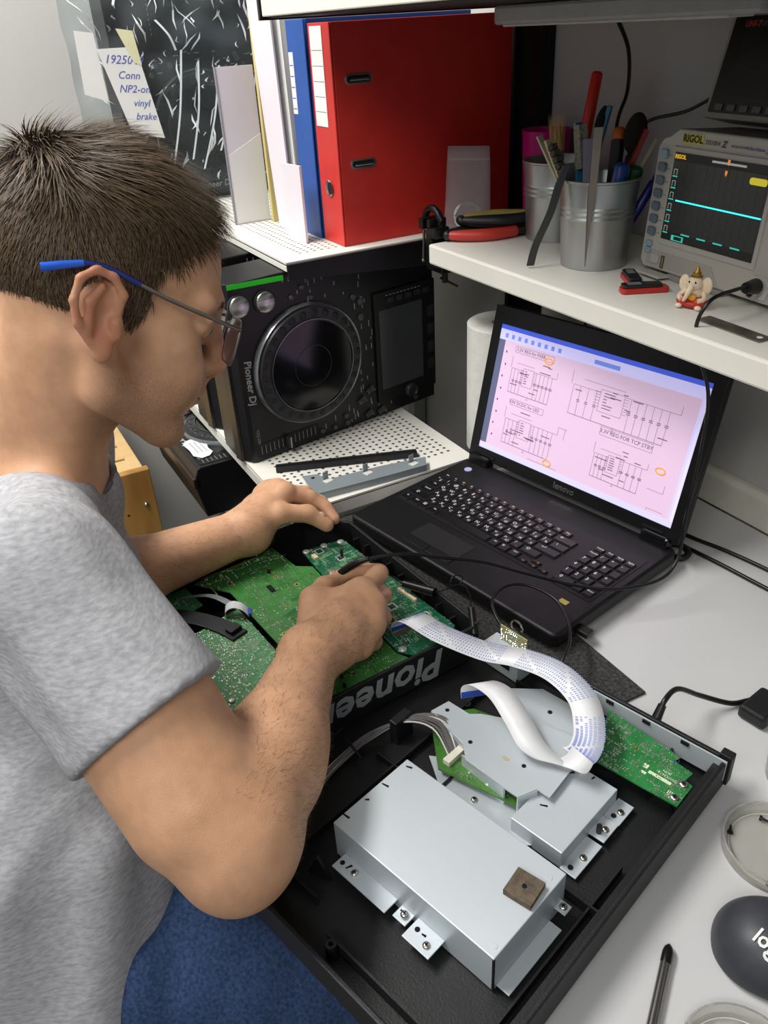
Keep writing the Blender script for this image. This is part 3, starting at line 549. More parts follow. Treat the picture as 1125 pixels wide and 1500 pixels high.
# ================================================================ decks (media players)
DECK = pm('deck_black', '121214', .38, 0, .12, 60, .12, 900); DGREY = pm('deck_grey', '2b2c2e', .4, 0, .1, 60); DPRINT = pm('deck_print', '8f9292', .5)
RING = pm('jog_ring', '9da0a2', .25, .8, .05, 50)
def deck(M, label, detail=2, name='media_player', tape=False):
    """x: front to rear, y: right side to left side, z: out of the face"""
    t = thing(name, label, 'media player', M=M, group='black media players')
    L_, H_, T_ = .412, .305, .10
    b = MB(); b.prism([(.012, -T_), (.004, -.055), (0, -.028), (.010, -.004), (.016, 0), (L_-.004, 0), (L_, -.006), (L_, -T_)], 0, H_, Matrix(((1, 0, 0, 0), (0, 0, 1, 0), (0, 1, 0, 0), (0, 0, 0, 1)))); b.build('housing', DECK, t, bevel=.002)
    jx, jy = .135, .145
    JM = TR(jx, jy, 0)
    MB(JM).lathe([(.104, 0), (.104, .006), (.1015, .010), (.0985, .008)], 64, cap=False).build('jog_ring', RING, t, smooth=50)
    MB(JM).lathe([(.0985, .008), (.096, .013), (.080, .015), (.079, .0145)], 64, cap=False).build('jog_wheel', DGREY, t, smooth=50)
    MB(JM).lathe([(.079, .013), (.079, .016), (.0775, .0165), (.076, .0155), (.035, .0150), (.0345, .0146), (.0001, .0146)], 64, cap=False).build('jog_plate', BLACKG, t, smooth=30)
    MB(JM).lathe([(.0795, .0145), (.0795, .0168), (.078, .0168), (.078, .0145)], 64, cap=False).build('plate_rim', pm('rim_silver', '70757a', .25, .9), t, smooth=30)
    MB(JM).lathe([(.0355, .0151), (.0355, .0153), (.0348, .0153)], 48, cap=False).build('plate_line', DGREY, t)
    for i in range(26):
        a = 2*math.pi*i/26; m = MB(JM); m.ell((.0885*math.cos(a), .0885*math.sin(a), .0138), (.0072, .0072, .0016), 14, 6); m.build('finger_dimple', pm('dimple', '1b1c1e', .45), t, smooth=60)
    # play and cue
    for x, y in ((.022, .270), (.067, .267)):
        m = MB(TR(x, y, 0)); m.lathe([(.0185, 0), (.0185, .003), (.017, .004)], 32, cap=False); m.build('button_ring', DGREY, t, smooth=50)
        m = MB(TR(x, y, 0)); m.lathe([(.0165, 0), (.0165, .006), (.015, .0075), (.0001, .0068)], 32, cap=False); m.build('transport_button', pm('brushed_button', 'b5b5b3', .3, .95, .25, 10, stretch=(1, 40, 1)), t, smooth=50)
    # display
    b = MB(); b.prism(rrect(.272, .026, .408, .232, .003), 0, .005); b.build('display_housing', DECK, t, bevel=.001)
    b = MB(); b.prism(rrect(.281, .052, .377, .200, .002), .005, .0062); b.build('display', pm('display_glass', '3a3d3e', .06, 0, .05, 4, spec=1), t)
    for i in range(4): MB().prism(rrect(.390, .062+i*.034, .403, .082+i*.034, .002), .005, .0065).build('side_button', DGREY, t)
    for i in range(5): MB().prism(rrect(.30+i*.02, .210, .313+i*.02, .219, .0015), .005, .007).build('top_button', DGREY, t)
    m = MB(TR(.345, .034, 0)); m.lathe([(.013, .004), (.013, .012), (.011, .014), (.009, .010), (.0001, .010)], 32, cap=False); m.build('rotary_knob', DGREY, t, smooth=45)
    for x, y, r in ((.247, .225, .006), (.246, .198, .0065), (.2, .026, .005), (.202, .012, .005), (.148, .014, .0045), (.175, .012, .0045), (.115, .262, .004), (.135, .275, .004), (.15, .255, .004), (.232, .236, .005), (.36, .012, .005)):
        m = MB(TR(x, y, 0)); m.lathe([(r, 0), (r, .003), (r*.8, .004), (.0001, .004)], 18, cap=False); m.build('round_button', pm('btn_grey', '4a4b4c', .4), t, smooth=45)
    for x, y in ((.25, .014), (.278, .012), (.236, .045), (.255, .060)):
        m = MB(TR(x, y, 0)); m.box((0, 0, .002), (.016, .009, .004), .5); m.cyl((-.003, -.002, .003), (.004, .003, .013), .0018); m.build('toggle_switch', pm('btn_grey', '4a4b4c', .4), t)
    b = MB(); b.prism(rrect(.018, .008, .142, .032, .004), 0, .0008); b.build('tempo_well', pm('well2', '08080a', .6), t)
    for i in range(14): MB().box((.027+i*.0082, .02, .001), (.0008, .016, .0004)).build('tempo_mark', DPRINT, t)
    b = MB(); b.box((.078, .02, .006), (.008, .02, .011)); b.build('tempo_slider', DGREY, t, bevel=.001); MB().box((.078, .02, .0117), (.0012, .02, .0003)).build('slider_line', WPRINT, t)
    rr = random.Random(2); m = MB()
    for i in range(60):
        x, y = rr.choice(((rr.uniform(.1, .26), rr.uniform(.245, .296)), (rr.uniform(.15, .36), rr.uniform(.004, .04)), (rr.uniform(.235, .268), rr.uniform(.05, .23))))
        if (x-jx)**2+(y-jy)**2 < .107**2: continue
        m.box((x, y, .0003), (.0016, rr.uniform(.004, .012), .0003))
    for i in range(10): m.box((.30+i*.008, .224, .0053), (.004, .0014, .0003))
    stuff(m.build('face_print', DPRINT, t))
    RT = Matrix.Rotation(-math.pi/2, 4, 'Z')
    m = text_mesh([('Pioneer Dj', .0175, TR(.0235, .143, .0004) @ RT, .15, .0003)], .0001); text_mesh([('CDJ-2000NXS2', .0072, TR(.0125+.012, .035, .0004) @ RT)], .0001).build('model_lettering', DPRINT, t); m.build('pioneer_dj_logo', pm('logo_pale', 'a9acac', .4), t)
    m = MB(Matrix.Identity(4)); m.prism([(-.001, 0), (.012, 0), (.012, .035), (.004, .045), (.004, .26), (.012, .27), (.012, .305), (-.001, .305)], -.040, -.020); m.build('front_trim', pm('deck_bronze', '3a3632', .3, .5), t, bevel=.001)
    for x in (.05, .36):
        for y in (.05, .255): MB(TR(x, y, -T_)).lathe([(.026, 0), (.026, -.012), (.023, -.014)], 24).build('foot', pm('foot_bronze', '57504a', .3, .6), t, smooth=40)
    if tape:
        b = MB(); b.prism([(.008, .2975), (.105, .2925), (.105, .3005), (.008, .3050)], .0003, .0008); b.build('green_tape', pm('tape_green', '2fdc2a', .5, 0, .05, 30), t)
    return t
dd = Vector((-.172, .985, 0)).normalized(); nn = dd.cross(Vector((0, 0, 1)))
deck(frame((-.232, -.067, .7757), dd, (0, 0, .965), nn), 'black media player standing on edge with green tape, jog wheel facing out', tape=True)
d2 = Vector((-.172, .985, 0)).normalized(); n2 = d2.cross(Vector((0, 0, 1)))
deck(frame((-.384, -.066, .7757), d2, (0, 0, .965), n2), 'second black media player standing on edge behind the taped one')
deck(frame((-.352, -.135, .735), (0, 1, 0), (-1, 0, 0), (0, 0, 1)) @ Matrix.Rotation(math.radians(-1.5), 4, 'X'), 'black media player lying flat on the lower shelf with white stickers')
# paper notes on the lying deck
def sheet(name, label, pts, M, mat, cat='paper', th=.0004, group=None):
    m = MB(M); m.prism(pts, 0, th); return tag(m.build(name, mat), label, cat, group)
PAPER = pm('paper_white', 'dddcd8', .7, 0, .03, 10); PAPERL = pm('paper_lilac', 'd8d0d6', .65, 0, .03, 8)
nt = thing('paper_note', 'white handwritten paper note lying on the flat media player', 'paper', (-.47, -.02, .7525), .35)
m = MB(); m.prism([(-.05, -.03), (.045, -.035), (.05, .032), (-.045, .03)], 0, .0005); m.build('sheet', PAPER, nt)
text_mesh([('CDJ-2000', .014, TR(-.004, .012, .0007, 0), .3), ('service', .012, TR(0, -.008, .0007, .1), .3)], .0001).build('handwriting', pm('ink_blue', '4a55a8', .5), nt)
sk = thing('cloud_sticker', 'white cloud shaped sticker on the flat media player', 'sticker', (-.425, -.098, .7363), .05)
m = MB(); m.prism([(-.042+.0, -.012), (-.03, -.02), (0, -.018), (.025, -.02), (.042, -.010), (.04, .006), (.028, .016), (.01, .014), (-.012, .019), (-.03, .014), (-.044, .004)], 0, .0006); m.build('sheet', PAPER, sk)
m = MB(); [m.box((-.005, y, .0008), (.05, .0016, .0002)) for y in (-.008, 0, .008)]; stuff(m.build('sticker_print', pm('print_grey', '8c9494', .5), sk))
# ================================================================ items on the top left shelf (z 1.085)
ZS = 1.0855
RED = pm('binder_red', 'c22b24', .42, 0, .06, 30, .12, 700)
bn = thing('ring_binder', 'red lever arch binder standing on the perforated shelf', 'binder', (-.340, .153, ZS))
b = MB(); b.box((.036, .0015, .152), (.072, .003, .304)); b.build('spine', RED, bn, bevel=.001)
for x in (.0015, .0705): MB().box((x, .160, .152), (.003, .313, .304)).build('cover', RED, bn, bevel=.001)
MB().box((.036, .16, .15), (.055, .26, .27)).build('paper_stack', PAPER, bn)
MB().box((.028, -.0006, .235), (.040, .0008, .130)).build('spine_label', PAPER, bn)
m = MB(); [m.box((.028, -.0012, z), (.036, .0003, .0008)) for z in (.19, .21, .23, .25, .27)]; stuff(m.build('label_lines', pm('print_grey', '8c9494', .5), bn))
fy = Matrix.Rotation(math.pi/2, 4, 'X')
MB(Matrix.Translation((.036, 0, .083)) @ fy).lathe([(.0095, -.001), (.0125, .0015), (.0125, .002), (.009, .0005)], 28, cap=False).build('finger_ring', SILVER, bn, smooth=40)
MB(Matrix.Translation((.036, -.0006, .083)) @ fy).lathe([(.0092, 0), (.0001, .0002)], 24, cap=False).build('finger_hole', DARKHOLE, bn)
fx = frame((.072, 0, 0), (0, 1, 0), (0, 0, 1), (1, 0, 0))
for z in (.118, .232):
    b = MB(fx); b.prism(rrect(.020, z-.007, .064, z+.007, .006), -.0005, .0012); o = b.build('lever_slot', SILVER, bn, bevel=.0005)
    MB(fx).prism(rrect(.0235, z-.0045, .0605, z+.0045, .004), .0010, .0014).build('slot_hole', DARKHOLE, o); MB(fx).cyl((.027, z-.001, .001), (.058, z-.001, .001), .0022).build('lever_bar', SILVER, o)
bb_ = thing('ring_binder', 'blue binder with a white spine label next to the red binder', 'binder', (-.414, .150, ZS))
BLU = pm('binder_blue', '23509a', .45, 0, .06, 30, .1, 700)
MB().box((.033, .0015, .155), (.066, .003, .31)).build('spine', BLU, bb_, bevel=.001)
for x in (.0015, .0645): MB().box((x, .15, .155), (.003, .29, .31)).build('cover', BLU, bb_)
MB().box((.033, .15, .15), (.05, .24, .28)).build('paper_stack', PAPER, bb_)
MB().box((.012, -.0004, .225), (.016, .0008, .085)).build('spine_label', PAPER, bb_)
m = MB(); [m.box((.012, -.0010, z), (.012, .0003, .0012)) for z in (.19, .205, .22, .235, .25)]; stuff(m.build('label_lines', pm('ink_blue', '4a55a8', .5), bb_))
m = MB(Matrix.Translation((-.388, .112, ZS)) @ Matrix.Rotation(.12, 4, 'Z')); m.box((.026, 0, .058), (.056, .004, .116)); tag(m.build('card_sleeve', PAPERL), 'small pale lilac card standing in front of the blue binder', 'card')
m = MB(); m.prism([(0, 0), (.05, .012), (.058, .24), (.004, .25)], 0, .006, TR(-.486, .135, ZS)); 
fo = thing('paper_folder', 'tall white paper folder leaning beside the blue binder', 'folder', (-.484, .136, ZS))
m = MB(); m.prism([(-.002, 0), (.050, 0), (.040, .33), (-.03, .36)], 0, .003, frame((0, 0, 0), (1, .12, 0), (0, 0, 1), (.12, -1, 0))); m.build('front_sheet', PAPERL, fo)
m = MB(); m.prism([(.0, 0), (.056, .0), (.048, .34), (-.02, .355)], -.012, -.009, frame((0, 0, 0), (1, .12, 0), (0, 0, 1), (.12, -1, 0))); m.build('back_sheet', PAPER, fo)
m = MB(); m.box((.0, 0, .15), (.010, .10, .30)); m.M = Matrix()
tag(MB(TR(-.535, .19, ZS)).box((0, -.035, .165), (.010, .03, .33)).build('yellow_folder', pm('folder_yellow', 'c9b676', .7, 0, .05, 12)), 'thin yellow card folder standing beside the white envelope', 'folder')
ev = thing('envelope', 'white clear-backed envelope standing at the left of the folders', 'envelope', (-.555, .075, ZS), math.radians(92))
MB().box((.034, 0, .125), (.068, .005, .25)).build('sleeve', PAPERL, ev); MB().prism([(.004, .115), (.068, .145), (.068, 0.002), (.004, .002)], -.0045, -.0035, frame((0, 0, 0), (1, 0, 0), (0, 0, 1), (0, -1, 0)) @ Matrix.Translation((0, 0, .007))).build('pocket_flap', PAPER, ev)
MB().box((.001, 0, .125), (.002, .007, .25)).build('clear_edge', pm('clear_grey', '8b8b90', .2, 0, .05, 20), ev)
# bagged deck standing on the shelf
PLAST = pm('bag_plastic', 'dfe6e8', .08, 0, .02, 30, 1.0, 22, trans=.96, ior=1.12, spec=.7, detail=2)
bg_ = deck(frame((-.86, .285, ZS+.002), (0, 0, 1), (0, -1, 0), (1, 0, 0)), 'black media player wrapped in clear plastic bag at the shelf end', name='bagged_media_player')
MBg = MB(); r = random.Random(9); nx_, ny_ = 26, 30; G = {}
for i in range(nx_+1):
    for j in range(ny_+1):
        u, v = i/nx_, j/ny_; y = .30-u*.40; z = ZS+.004+v*.43
        edge = min(u, 1-u, v, 1-v); bulge = .10*(1-math.exp(-edge*14))
        x = -.845+bulge*.22+.010*math.sin(u*23+v*7+2*math.sin(v*9))*(.4+.6*math.sin(v*4+u*3)**2)+.006*math.sin(u*9-v*31)+r.uniform(-.002, .002)
        G[i, j] = len(MBg.v); MBg.v.append((x, y, z))
for i in range(nx_):
    for j in range(ny_): MBg.f.append((G[i, j], G[i+1, j], G[i+1, j+1], G[i, j+1]))
bag = MBg.build('bag_wrap', PLAST, bg_, smooth=60, thick=.0006)
bag.parent = None; tag(bag, 'wrinkled clear plastic bag around the bagged media player', 'bag')
for k, (y0_, z0_, y1_, z1_) in enumerate(((.10, 1.36, .045, 1.15), (.13, 1.34, .09, 1.17), (.17, 1.33, .11, 1.15), (.19, 1.31, .15, 1.18), (.06, 1.41, .09, 1.36), (.0, 1.38, .03, 1.24))):
    m = MB(); m.strip(spline([(-.808, y0_, z0_), (-.804, (y0_+y1_)/2+.005, (z0_+z1_)/2), (-.808, y1_, z1_)], 5), (0, 1, .2), .004); m.build('bag_fold', pm('bag_crease_highlight', 'd5dadb', .15, 0, .02, 20, spec=.8), bag, thick=.0006)
rr_ = random.Random(17); mcr = MB()
def bagx(y, z):
    u = (.30-y)/.40; v = (z-ZS-.004)/.43; edge = min(u, 1-u, v, 1-v); bulge = .10*(1-math.exp(-max(edge, 0)*14)); return -.845+bulge*.22+.010*math.sin(u*23+v*7+2*math.sin(v*9))*(.4+.6*math.sin(v*4+u*3)**2)+.006*math.sin(u*9-v*31)+.0012
for k in range(150):
    y = rr_.uniform(-.08, .27); z = rr_.uniform(1.11, 1.49); a = rr_.gauss(1.25, .45)*(1 if y > .0 else -1); ln = rr_.choice((.008, .012, .02, .035, .05)); pts = [(y+math.cos(a)*ln*t_+.003*math.sin(5*t_+k), z+math.sin(a)*ln*t_) for t_ in (-.5, -.17, .17, .5)]
    if any(not (-.09 < p_[0] < .29 and 1.095 < p_[1] < 1.51) for p_ in pts): continue
    P_ = [(bagx(*p_), *p_) for p_ in pts]; w_ = rr_.uniform(.0008, .0024)
    for q_ in range(3):
        mcr.add([(P_[q_][0], P_[q_][1]-w_*(q_ > 0), P_[q_][2]), (P_[q_][0], P_[q_][1]+w_*(q_ > 0), P_[q_][2]), (P_[q_+1][0], P_[q_+1][1]+w_*(q_ < 2), P_[q_+1][2]), (P_[q_+1][0], P_[q_+1][1]-w_*(q_ < 2), P_[q_+1][2])], [(0, 1, 2, 3)])
stuff(mcr.build('crease_highlights', pm('bag_crease_highlight', 'd5dadb', .15, 0, .02, 20, spec=.8), bag))  # pale strips painted as highlights along the plastic's wrinkles
tg_ = thing('paper_tag', 'white paper tag with blue handwriting taped to the plastic bag', 'paper', (-.795, -.018, 1.30))
TM = frame((0, 0, 0), (0, 1, .0), (0, 0, 1), (1, 0, 0))
m = MB(TM); m.prism([(-.04, .07), (.03, .07), (.055, -.085), (-.005, -.07)], 0, .0006); m.build('sheet', PAPER, tg_)
text_mesh([('1925049', .02, TM @ TR(.004, .05, .0008, -.1), .3), ('Conn', .018, TM @ TR(.008, .025, .0008, -.1), .3), ('NP2-on', .018, TM @ TR(.014, .002, .0008, -.1), .3), ('vinyl', .017, TM @ TR(.022, -.022, .0008, -.1), .3), ('brake', .017, TM @ TR(.026, -.045, .0008, -.1), .3)], .0001).build('handwriting', pm('ink_blue', '4a55a8', .5), tg_)
MB(TM).prism([(.0, .10), (.03, .095), (.036, .04), (.022, .045)], .0008, .0012).build('tape', pm('tape_cream', 'd9d4ae', .4), tg_)
m = MB(TM); m.prism([(-.068, .085), (-.035, .08), (-.032, -.03), (-.072, -.015)], 0, .0008, Matrix.Translation((0, 0, 0))); o = m.build('paper_tag', PAPER); o.location = (-.80, -.022, 1.315); tag(o, 'blank white paper tag at the left edge of the plastic bag', 'paper')
# ================================================================ items on the right wall shelf (z 1.100)
ZR = 1.1005
TIN = pm('tin_metal', 'a9abaa', .38, .85, .12, 14, .1, 60, stretch=(1, 1, .3))
def can(loc, label):
    t = thing('tin_can', label, 'can', loc, group='galvanised tin cans on the wall shelf')
    pr = [(.0425, 0), (.0425, .003)]
    for z in (.062, .068, .074): pr += [(.0462+(z-.06)*.02, z-.003), (.0478, z), (.0462+(z-.06)*.02, z+.003)]
    pr += [(.0495, .1035), (.0515, .105), (.0515, .107), (.0495, .1075), (.0485, .106), (.046, .07), (.0415, .003), (.0001, .003)]
    m = MB(); m.lathe(pr, 48, cap=False); m.lathe([(.0425, 0), (.0001, .0002)], 48, cap=False); m.build('can_body', TIN, t, smooth=35); return t
can((.092, .342, ZR), 'front tin can with tweezers resting against it'); can((-.058, .400, ZR), 'rear tin can beside the pink cup')
m = MB(TR(-.152, .452, ZR)); m.lathe([(.031, 0), (.037, .132), (.0385, .134), (.0365, .134), (.030, .003), (.0001, .003)], 40, cap=False); m.lathe([(.031, 0), (.0001, .0001)], 40, cap=False)
tag(m.build('plastic_cup', pm('pink_plastic', 'd11d86', .3, 0, .03, 10, trans=.15), smooth=40), 'bright pink plastic cup behind the tin cans', 'cup')
# small zip bag
zb = thing('zip_bag', 'small clear zip bag with white tubing in front of red binder', 'bag', (-.205, .345, ZR-.012), math.radians(40))
MB().box((.0, .0, .004), (.075, .03, .016)).build('bag_bottom', pm('zip_plastic', 'd8d2d4', .12, 0, .02, 30, .8, 40, trans=.75, ior=1.15), zb, bevel=.004)
m = MB(); G = {}
for i in range(9):
    for j in range(11):
        u, v = i/8, j/10; G[i, j] = len(m.v); m.v.append(((u-.5)*(.078-.012*v), -.010+.012*math.sin(u*5+v*4)*.4*(1-v)+.01*v, .004+v*.125))
for i in range(8):
    for j in range(10): m.f.append((G[i, j], G[i+1, j], G[i+1, j+1], G[i, j+1]))
m.build('bag_front', MATS['zip_plastic'], zb, smooth=60, thick=.0005)
MB().box((.0, .0005, .110), (.064, .0016, .003)).build('zip_seal', pm('zip_line', 'c9c0c4', .3), zb)
for k in range(3): m = MB(); m.tube([(.021*math.cos(a)+.0, -.004+k*.005, .026+(.021-k*.002)*math.sin(a)) for a in [i*math.pi/10 for i in range(21)]], .0026, 8); m.build('tubing_loop', pm('tube_white', 'd5cfd0', .3), zb, smooth=60)
# pliers: two pairs
def pliers(label, loc, rz, c1, c2, ln=.085):
    t = thing('pliers', label, 'pliers', loc, rz, 'pliers on the wall shelf')
    for s, c in ((1, c1), (-1, c2)):
        pts = [(0, s*.004, .009), (.02, s*.012, .009), (.055, s*.019, .009), (ln, s*.014, .009), (ln+.016, s*.007, .009)]
        m = MB(); m.tube(spline(pts, 5), [.0055+.0035*math.sin(min(1, i/14)*math.pi*.7) for i in range(21)], 10); m.build('handle_grip', c, t, smooth=60)
        m = MB(); m.ell((-.0, s*.004, .009), (.008, .0065, .007)); m.build('grip_end', BLACKP, t, smooth=60)
    m = MB(); m.prism([(ln+.012, -.010), (ln+.03, -.012), (ln+.055, -.003), (ln+.055, .003), (ln+.03, .012), (ln+.012, .010)], .004, .014); m.build('jaw', BLACKM, t, bevel=.001)
    return t
PR = pm('grip_red', 'b5352c', .4); PY = pm('grip_yellow', '9c8f4e', .45); PK = pm('grip_black', '1a1a1b', .45)
pliers('red handled pliers lying on the wall shelf edge', (-.138, .262, ZR), math.radians(68), PK, PR)
pliers('yellow and black handled pliers lying on the red pliers', (-.142, .290, ZR+.016), math.radians(66), PY, PK)
# small bench vise clamped to the shelf end
vs_ = thing('bench_vise', 'small black table vise clamped to the left end of the wall shelf', 'vise', (-.153, .255, ZR))
m = MB(); m.prism([(-.006, .02), (.012, .02), (.012, .004), (-.0005, .002), (-.0005, -.030), (.006, -.034), (.03, -.034), (.03, -.044), (-.014, -.044), (-.016, -.01), (-.016, .014)], -.013, .013, frame((0, 0, 0), (1, 0, 0), (0, 0, 1), (0, -1, 0))); m.build('clamp_body', BLACKM, vs_, bevel=.002)
m = MB(); m.tube([(-.014+.022*math.cos(a), 0, .024+.020*math.sin(a)) for a in [math.radians(-60+i*15) for i in range(17)]], .0055, 10); m.build('vise_arch', BLACKM, vs_, smooth=60)
m = MB(); m.box((-.026, 0, .022), (.012, .03, .016)); m.build('jaw', BLACKM, vs_, bevel=.001); m = MB(); m.box((-.004, 0, .025), (.008, .03, .012)); m.build('jaw', BLACKM, vs_, bevel=.001)
MB().cyl((-.032, 0, .012), (-.008, 0, .012), .0035).build('screw_spindle', SILVER, vs_); m = MB(); m.cyl((-.036, -.002, .016), (-.038, -.004, -.036), .0022); m.ell((-.038, -.004, -.037), (.003, .003, .003)); m.ell((-.036, -.002, .017), (.0035, .0035, .0035)); m.build('handle_bar', pm('dull_steel', '77756f', .3, .9), vs_, smooth=50)
m = MB(); m.cyl((.018, 0, -.06), (.018, 0, -.03), .0045); m.lathe([(.008, 0), (.008, .003)], 16, TR(.018, 0, -.033)); m.build('clamp_screw', BLACKM, vs_); m = MB(); m.cyl((.0, .004, -.058), (.058, -.004, -.056), .0018); m.build('clamp_bar', BLACKM, vs_)
# tools in the cans
def tool(name, label, cat, parts, base, top, grp='tools standing in the tin cans'):
    """parts: list of (builder(mb, length), material, part name); z axis runs from base to top"""
    b0 = Vector(base); d = Vector(top)-b0; M = Matrix.Translation(b0) @ d.to_track_quat('Z', 'Y').to_matrix().to_4x4()
    t = thing(name, label, cat, M=M, group=grp)
    for fn, mt, nm in parts: m = MB(); fn(m, d.length); m.build(nm, mt, t, smooth=50)
    return t
A1 = (-.058, .400, ZR+.006); A2 = (.092, .342, ZR+.006)
def rod(r0, r1, a=0, b=1): return lambda m, L_: m.lathe([(r0*.8, a*L_), (r0, a*L_+.002), (r1, b*L_-.003), (r1*.6, b*L_)], 14)
def flat(w_, t_, a=0, b=1): return lambda m, L_: m.box((0, 0, (a+b)*L_/2), (w_, t_, (b-a)*L_))
def bristles(w_, t_, a, b, n=60):
    def fn(m, L_):
        r = random.Random(4)
        for i in range(n):
            x = r.uniform(-w_, w_)/2; y = r.uniform(-t_, t_)/2; m.add([(x-.0005, y, a*L_), (x+.0005, y, a*L_), (x*1.25+r.uniform(-.003, .003), y*1.5, b*L_+r.uniform(-.005, .002))], [(0, 1, 2)])
    return fn
off = lambda A, x, y, z=0: (A[0]+x, A[1]+y, A[2]+z)
tool('red_marker', 'long red plastic tool handle sticking out of the rear can', 'tool', [(rod(.0085, .0075, .35, 1), pm('red_plastic', 'cf2a18', .35), 'handle'), (rod(.003, .003, 0, .36), STEEL, 'shaft')], off(A1, .012, .012), off(A1, .026, .036, .208))
tool('paint_brush', 'flat paint brush with blond bristles in the rear can', 'brush', [(flat(.016, .006, 0, .62), pm('brush_wood', 'b9ae86', .6), 'handle'), (flat(.024, .007, .55, .72), pm('ferrule', '9c9682', .4, .6), 'ferrule'), (bristles(.024, .008, .7, 1, 120), pm('bristle_blond', 'b39a5e', .8), 'bristles')], off(A1, .022, -.012), off(A1, .020, -.026, .162))
tool('cleaning_brush', 'blue handled brush with pale bristles between the cans', 'brush', [(flat(.009, .005), pm('brush_blue', '3a7fa8', .4), 'handle'), (lambda m, L_: m.box((0, .006, .82*L_), (.013, .012, .32*L_)), pm('bristle_grey', '8e8b7a', .9, 0, .4, 300, .8, 500), 'bristles')], off(A2, -.022, .0), off(A2, -.052, .002, .158))
tool('cleaning_brush', 'dark bristled brush with blue back in the rear can', 'brush', [(flat(.010, .005), MATS['brush_blue'], 'handle'), (lambda m, L_: m.ell((0, .006, .87*L_), (.008, .008, .022)), pm('bristle_dark', '1d1b18', .95, 0, .4, 300, .8, 500), 'bristles')], off(A1, .03, .012), off(A1, .062, .03, .168))
tool('wood_stick', 'pale wooden spatula leaning across the rear can', 'tool', [(flat(.010, .0025), pm('stick_wood', 'b8b39a', .6), 'blade')], off(A2, -.01, -.012, .03), off(A2, -.092, -.026, .142))
tool('copper_brush', 'narrow brush with dark block bristles leaning on front can', 'brush', [(flat(.009, .004), MATS['brush_wood'], 'handle'), (lambda m, L_: [m.box((0, .005, L_*(.45+.065*i)), (.010, .008, .007)) for i in range(8)], pm('bristle_brown', '4d463c', .9, 0, .3, 300), 'bristles')], off(A2, .0, -.02, .03), off(A2, -.078, -.024, .138))
tool('scraper_blade', 'white plastic scraper standing between the brushes', 'tool', [(flat(.022, .0015), pm('lilac_plastic', 'b3aabf', .4), 'blade')], off(A2, -.010, .004), off(A2, -.034, .01, .14))
tool('screwdriver', 'black handled screwdriver with orange ring in the front can', 'screwdriver', [(rod(.003, .003, 0, .5), STEEL, 'shaft'), (rod(.008, .009, .48, .92), BLACKP, 'handle'), (rod(.009, .008, .90, 1), pm('orange_plastic', 'c5641f', .4), 'cap')], off(A2, -.004, .02), off(A2, -.026, .05, .15))
tool('large_brush', 'big dark round brush head standing in the front can', 'brush', [(rod(.005, .006, 0, .72), BLACKP, 'handle'), (lambda m, L_: m.ell((0, 0, .86*L_), (.014, .014, .024)), MATS['bristle_dark'], 'bristles')], off(A2, .004, .022), off(A2, -.002, .058, .168))
tool('file_tool', 'red handled flat tool leaning right in the front can', 'tool', [(flat(.010, .006), pm('dark_red_plastic', '8f241c', .4), 'handle')], off(A2, -.012, .006), off(A2, .018, .052, .15))
tool('cream_stick', 'cream plastic pry tool leaning right in front can', 'tool', [(flat(.007, .004), pm('cream_plastic', 'a59c84', .5), 'blade')], off(A2, -.008, .002), off(A2, .036, .052, .142))
tool('green_handle', 'dark green tool handle in the front can', 'tool', [(rod(.006, .010, 0, 1), pm('green_plastic', '17462c', .4), 'handle')], off(A2, .008, .012), off(A2, .03, .03, .112))
tool('blue_screwdriver', 'short blue screwdriver handle in the front can', 'screwdriver', [(rod(.003, .003, 0, .6), STEEL, 'shaft'), (rod(.009, .009, .55, 1), pm('blue_plastic', '1c3f86', .35), 'handle')], off(A2, .014, .0), off(A2, .030, .006, .118))
tool('blue_marker', 'dark blue marker pen leaning beside the oscilloscope', 'pen', [(rod(.0055, .006, 0, .8), pm('navy_plastic', '20246e', .35), 'barrel'), (rod(.005, .0045, .8, 1), MATS['navy_plastic'], 'cap')], off(A2, .014, .012), off(A2, .050, .060, .118))
# tweezers and curved tool hanging outside the front can
TWZ = ((.1320, .2920, 1.1120), (.1220, .3050, 1.2680))
tw = thing('tweezers', 'steel tweezers standing against the front of tin can', 'tweezers', M=frame((.148, .300, ZR+.012), (.484, .874, 0), (.60, -.33, .72), (.63, -.35, -.69)), group=None)
tw.matrix_world = Matrix.Identity(4)
m = MB(); V0 = Vector(TWZ[0]); V1 = Vector(TWZ[1]); sd = Vector((.484, .874, 0)).normalized()
m.strip([V0, V0.lerp(V1, .35), V0.lerp(V1, .5), V1], [sd*.1, sd*.45, sd*.8, sd], .0105); m.build('arm', pm('tweezer_steel', '8f8379', .3, .9), tw, thick=.0012)
q = Vector((-.004, .002, 0)); m = MB(); m.strip([V0+q*.2, V0.lerp(V1, .5)+q*1.6, V1+q*.3], [sd*.1, sd*.6, sd], .0095); m.build('arm', MATS['tweezer_steel'], tw, thick=.0012)
cv = MB(); pts = spline([(.060, .263, ZR+.003), (.066, .266, ZR+.03), (.079, .276, ZR+.07), (.083, .283, ZR+.10), (.086, .292, ZR+.125)], 6); cv.strip(pts, (.484, .874, 0), .010)
tag(cv.build('curved_spudger', pm('spudger_grey', '2e2f31', .4), thick=.003, bevel=.0008), 'curved dark grey pry bar leaning against the front tin can', 'tool')
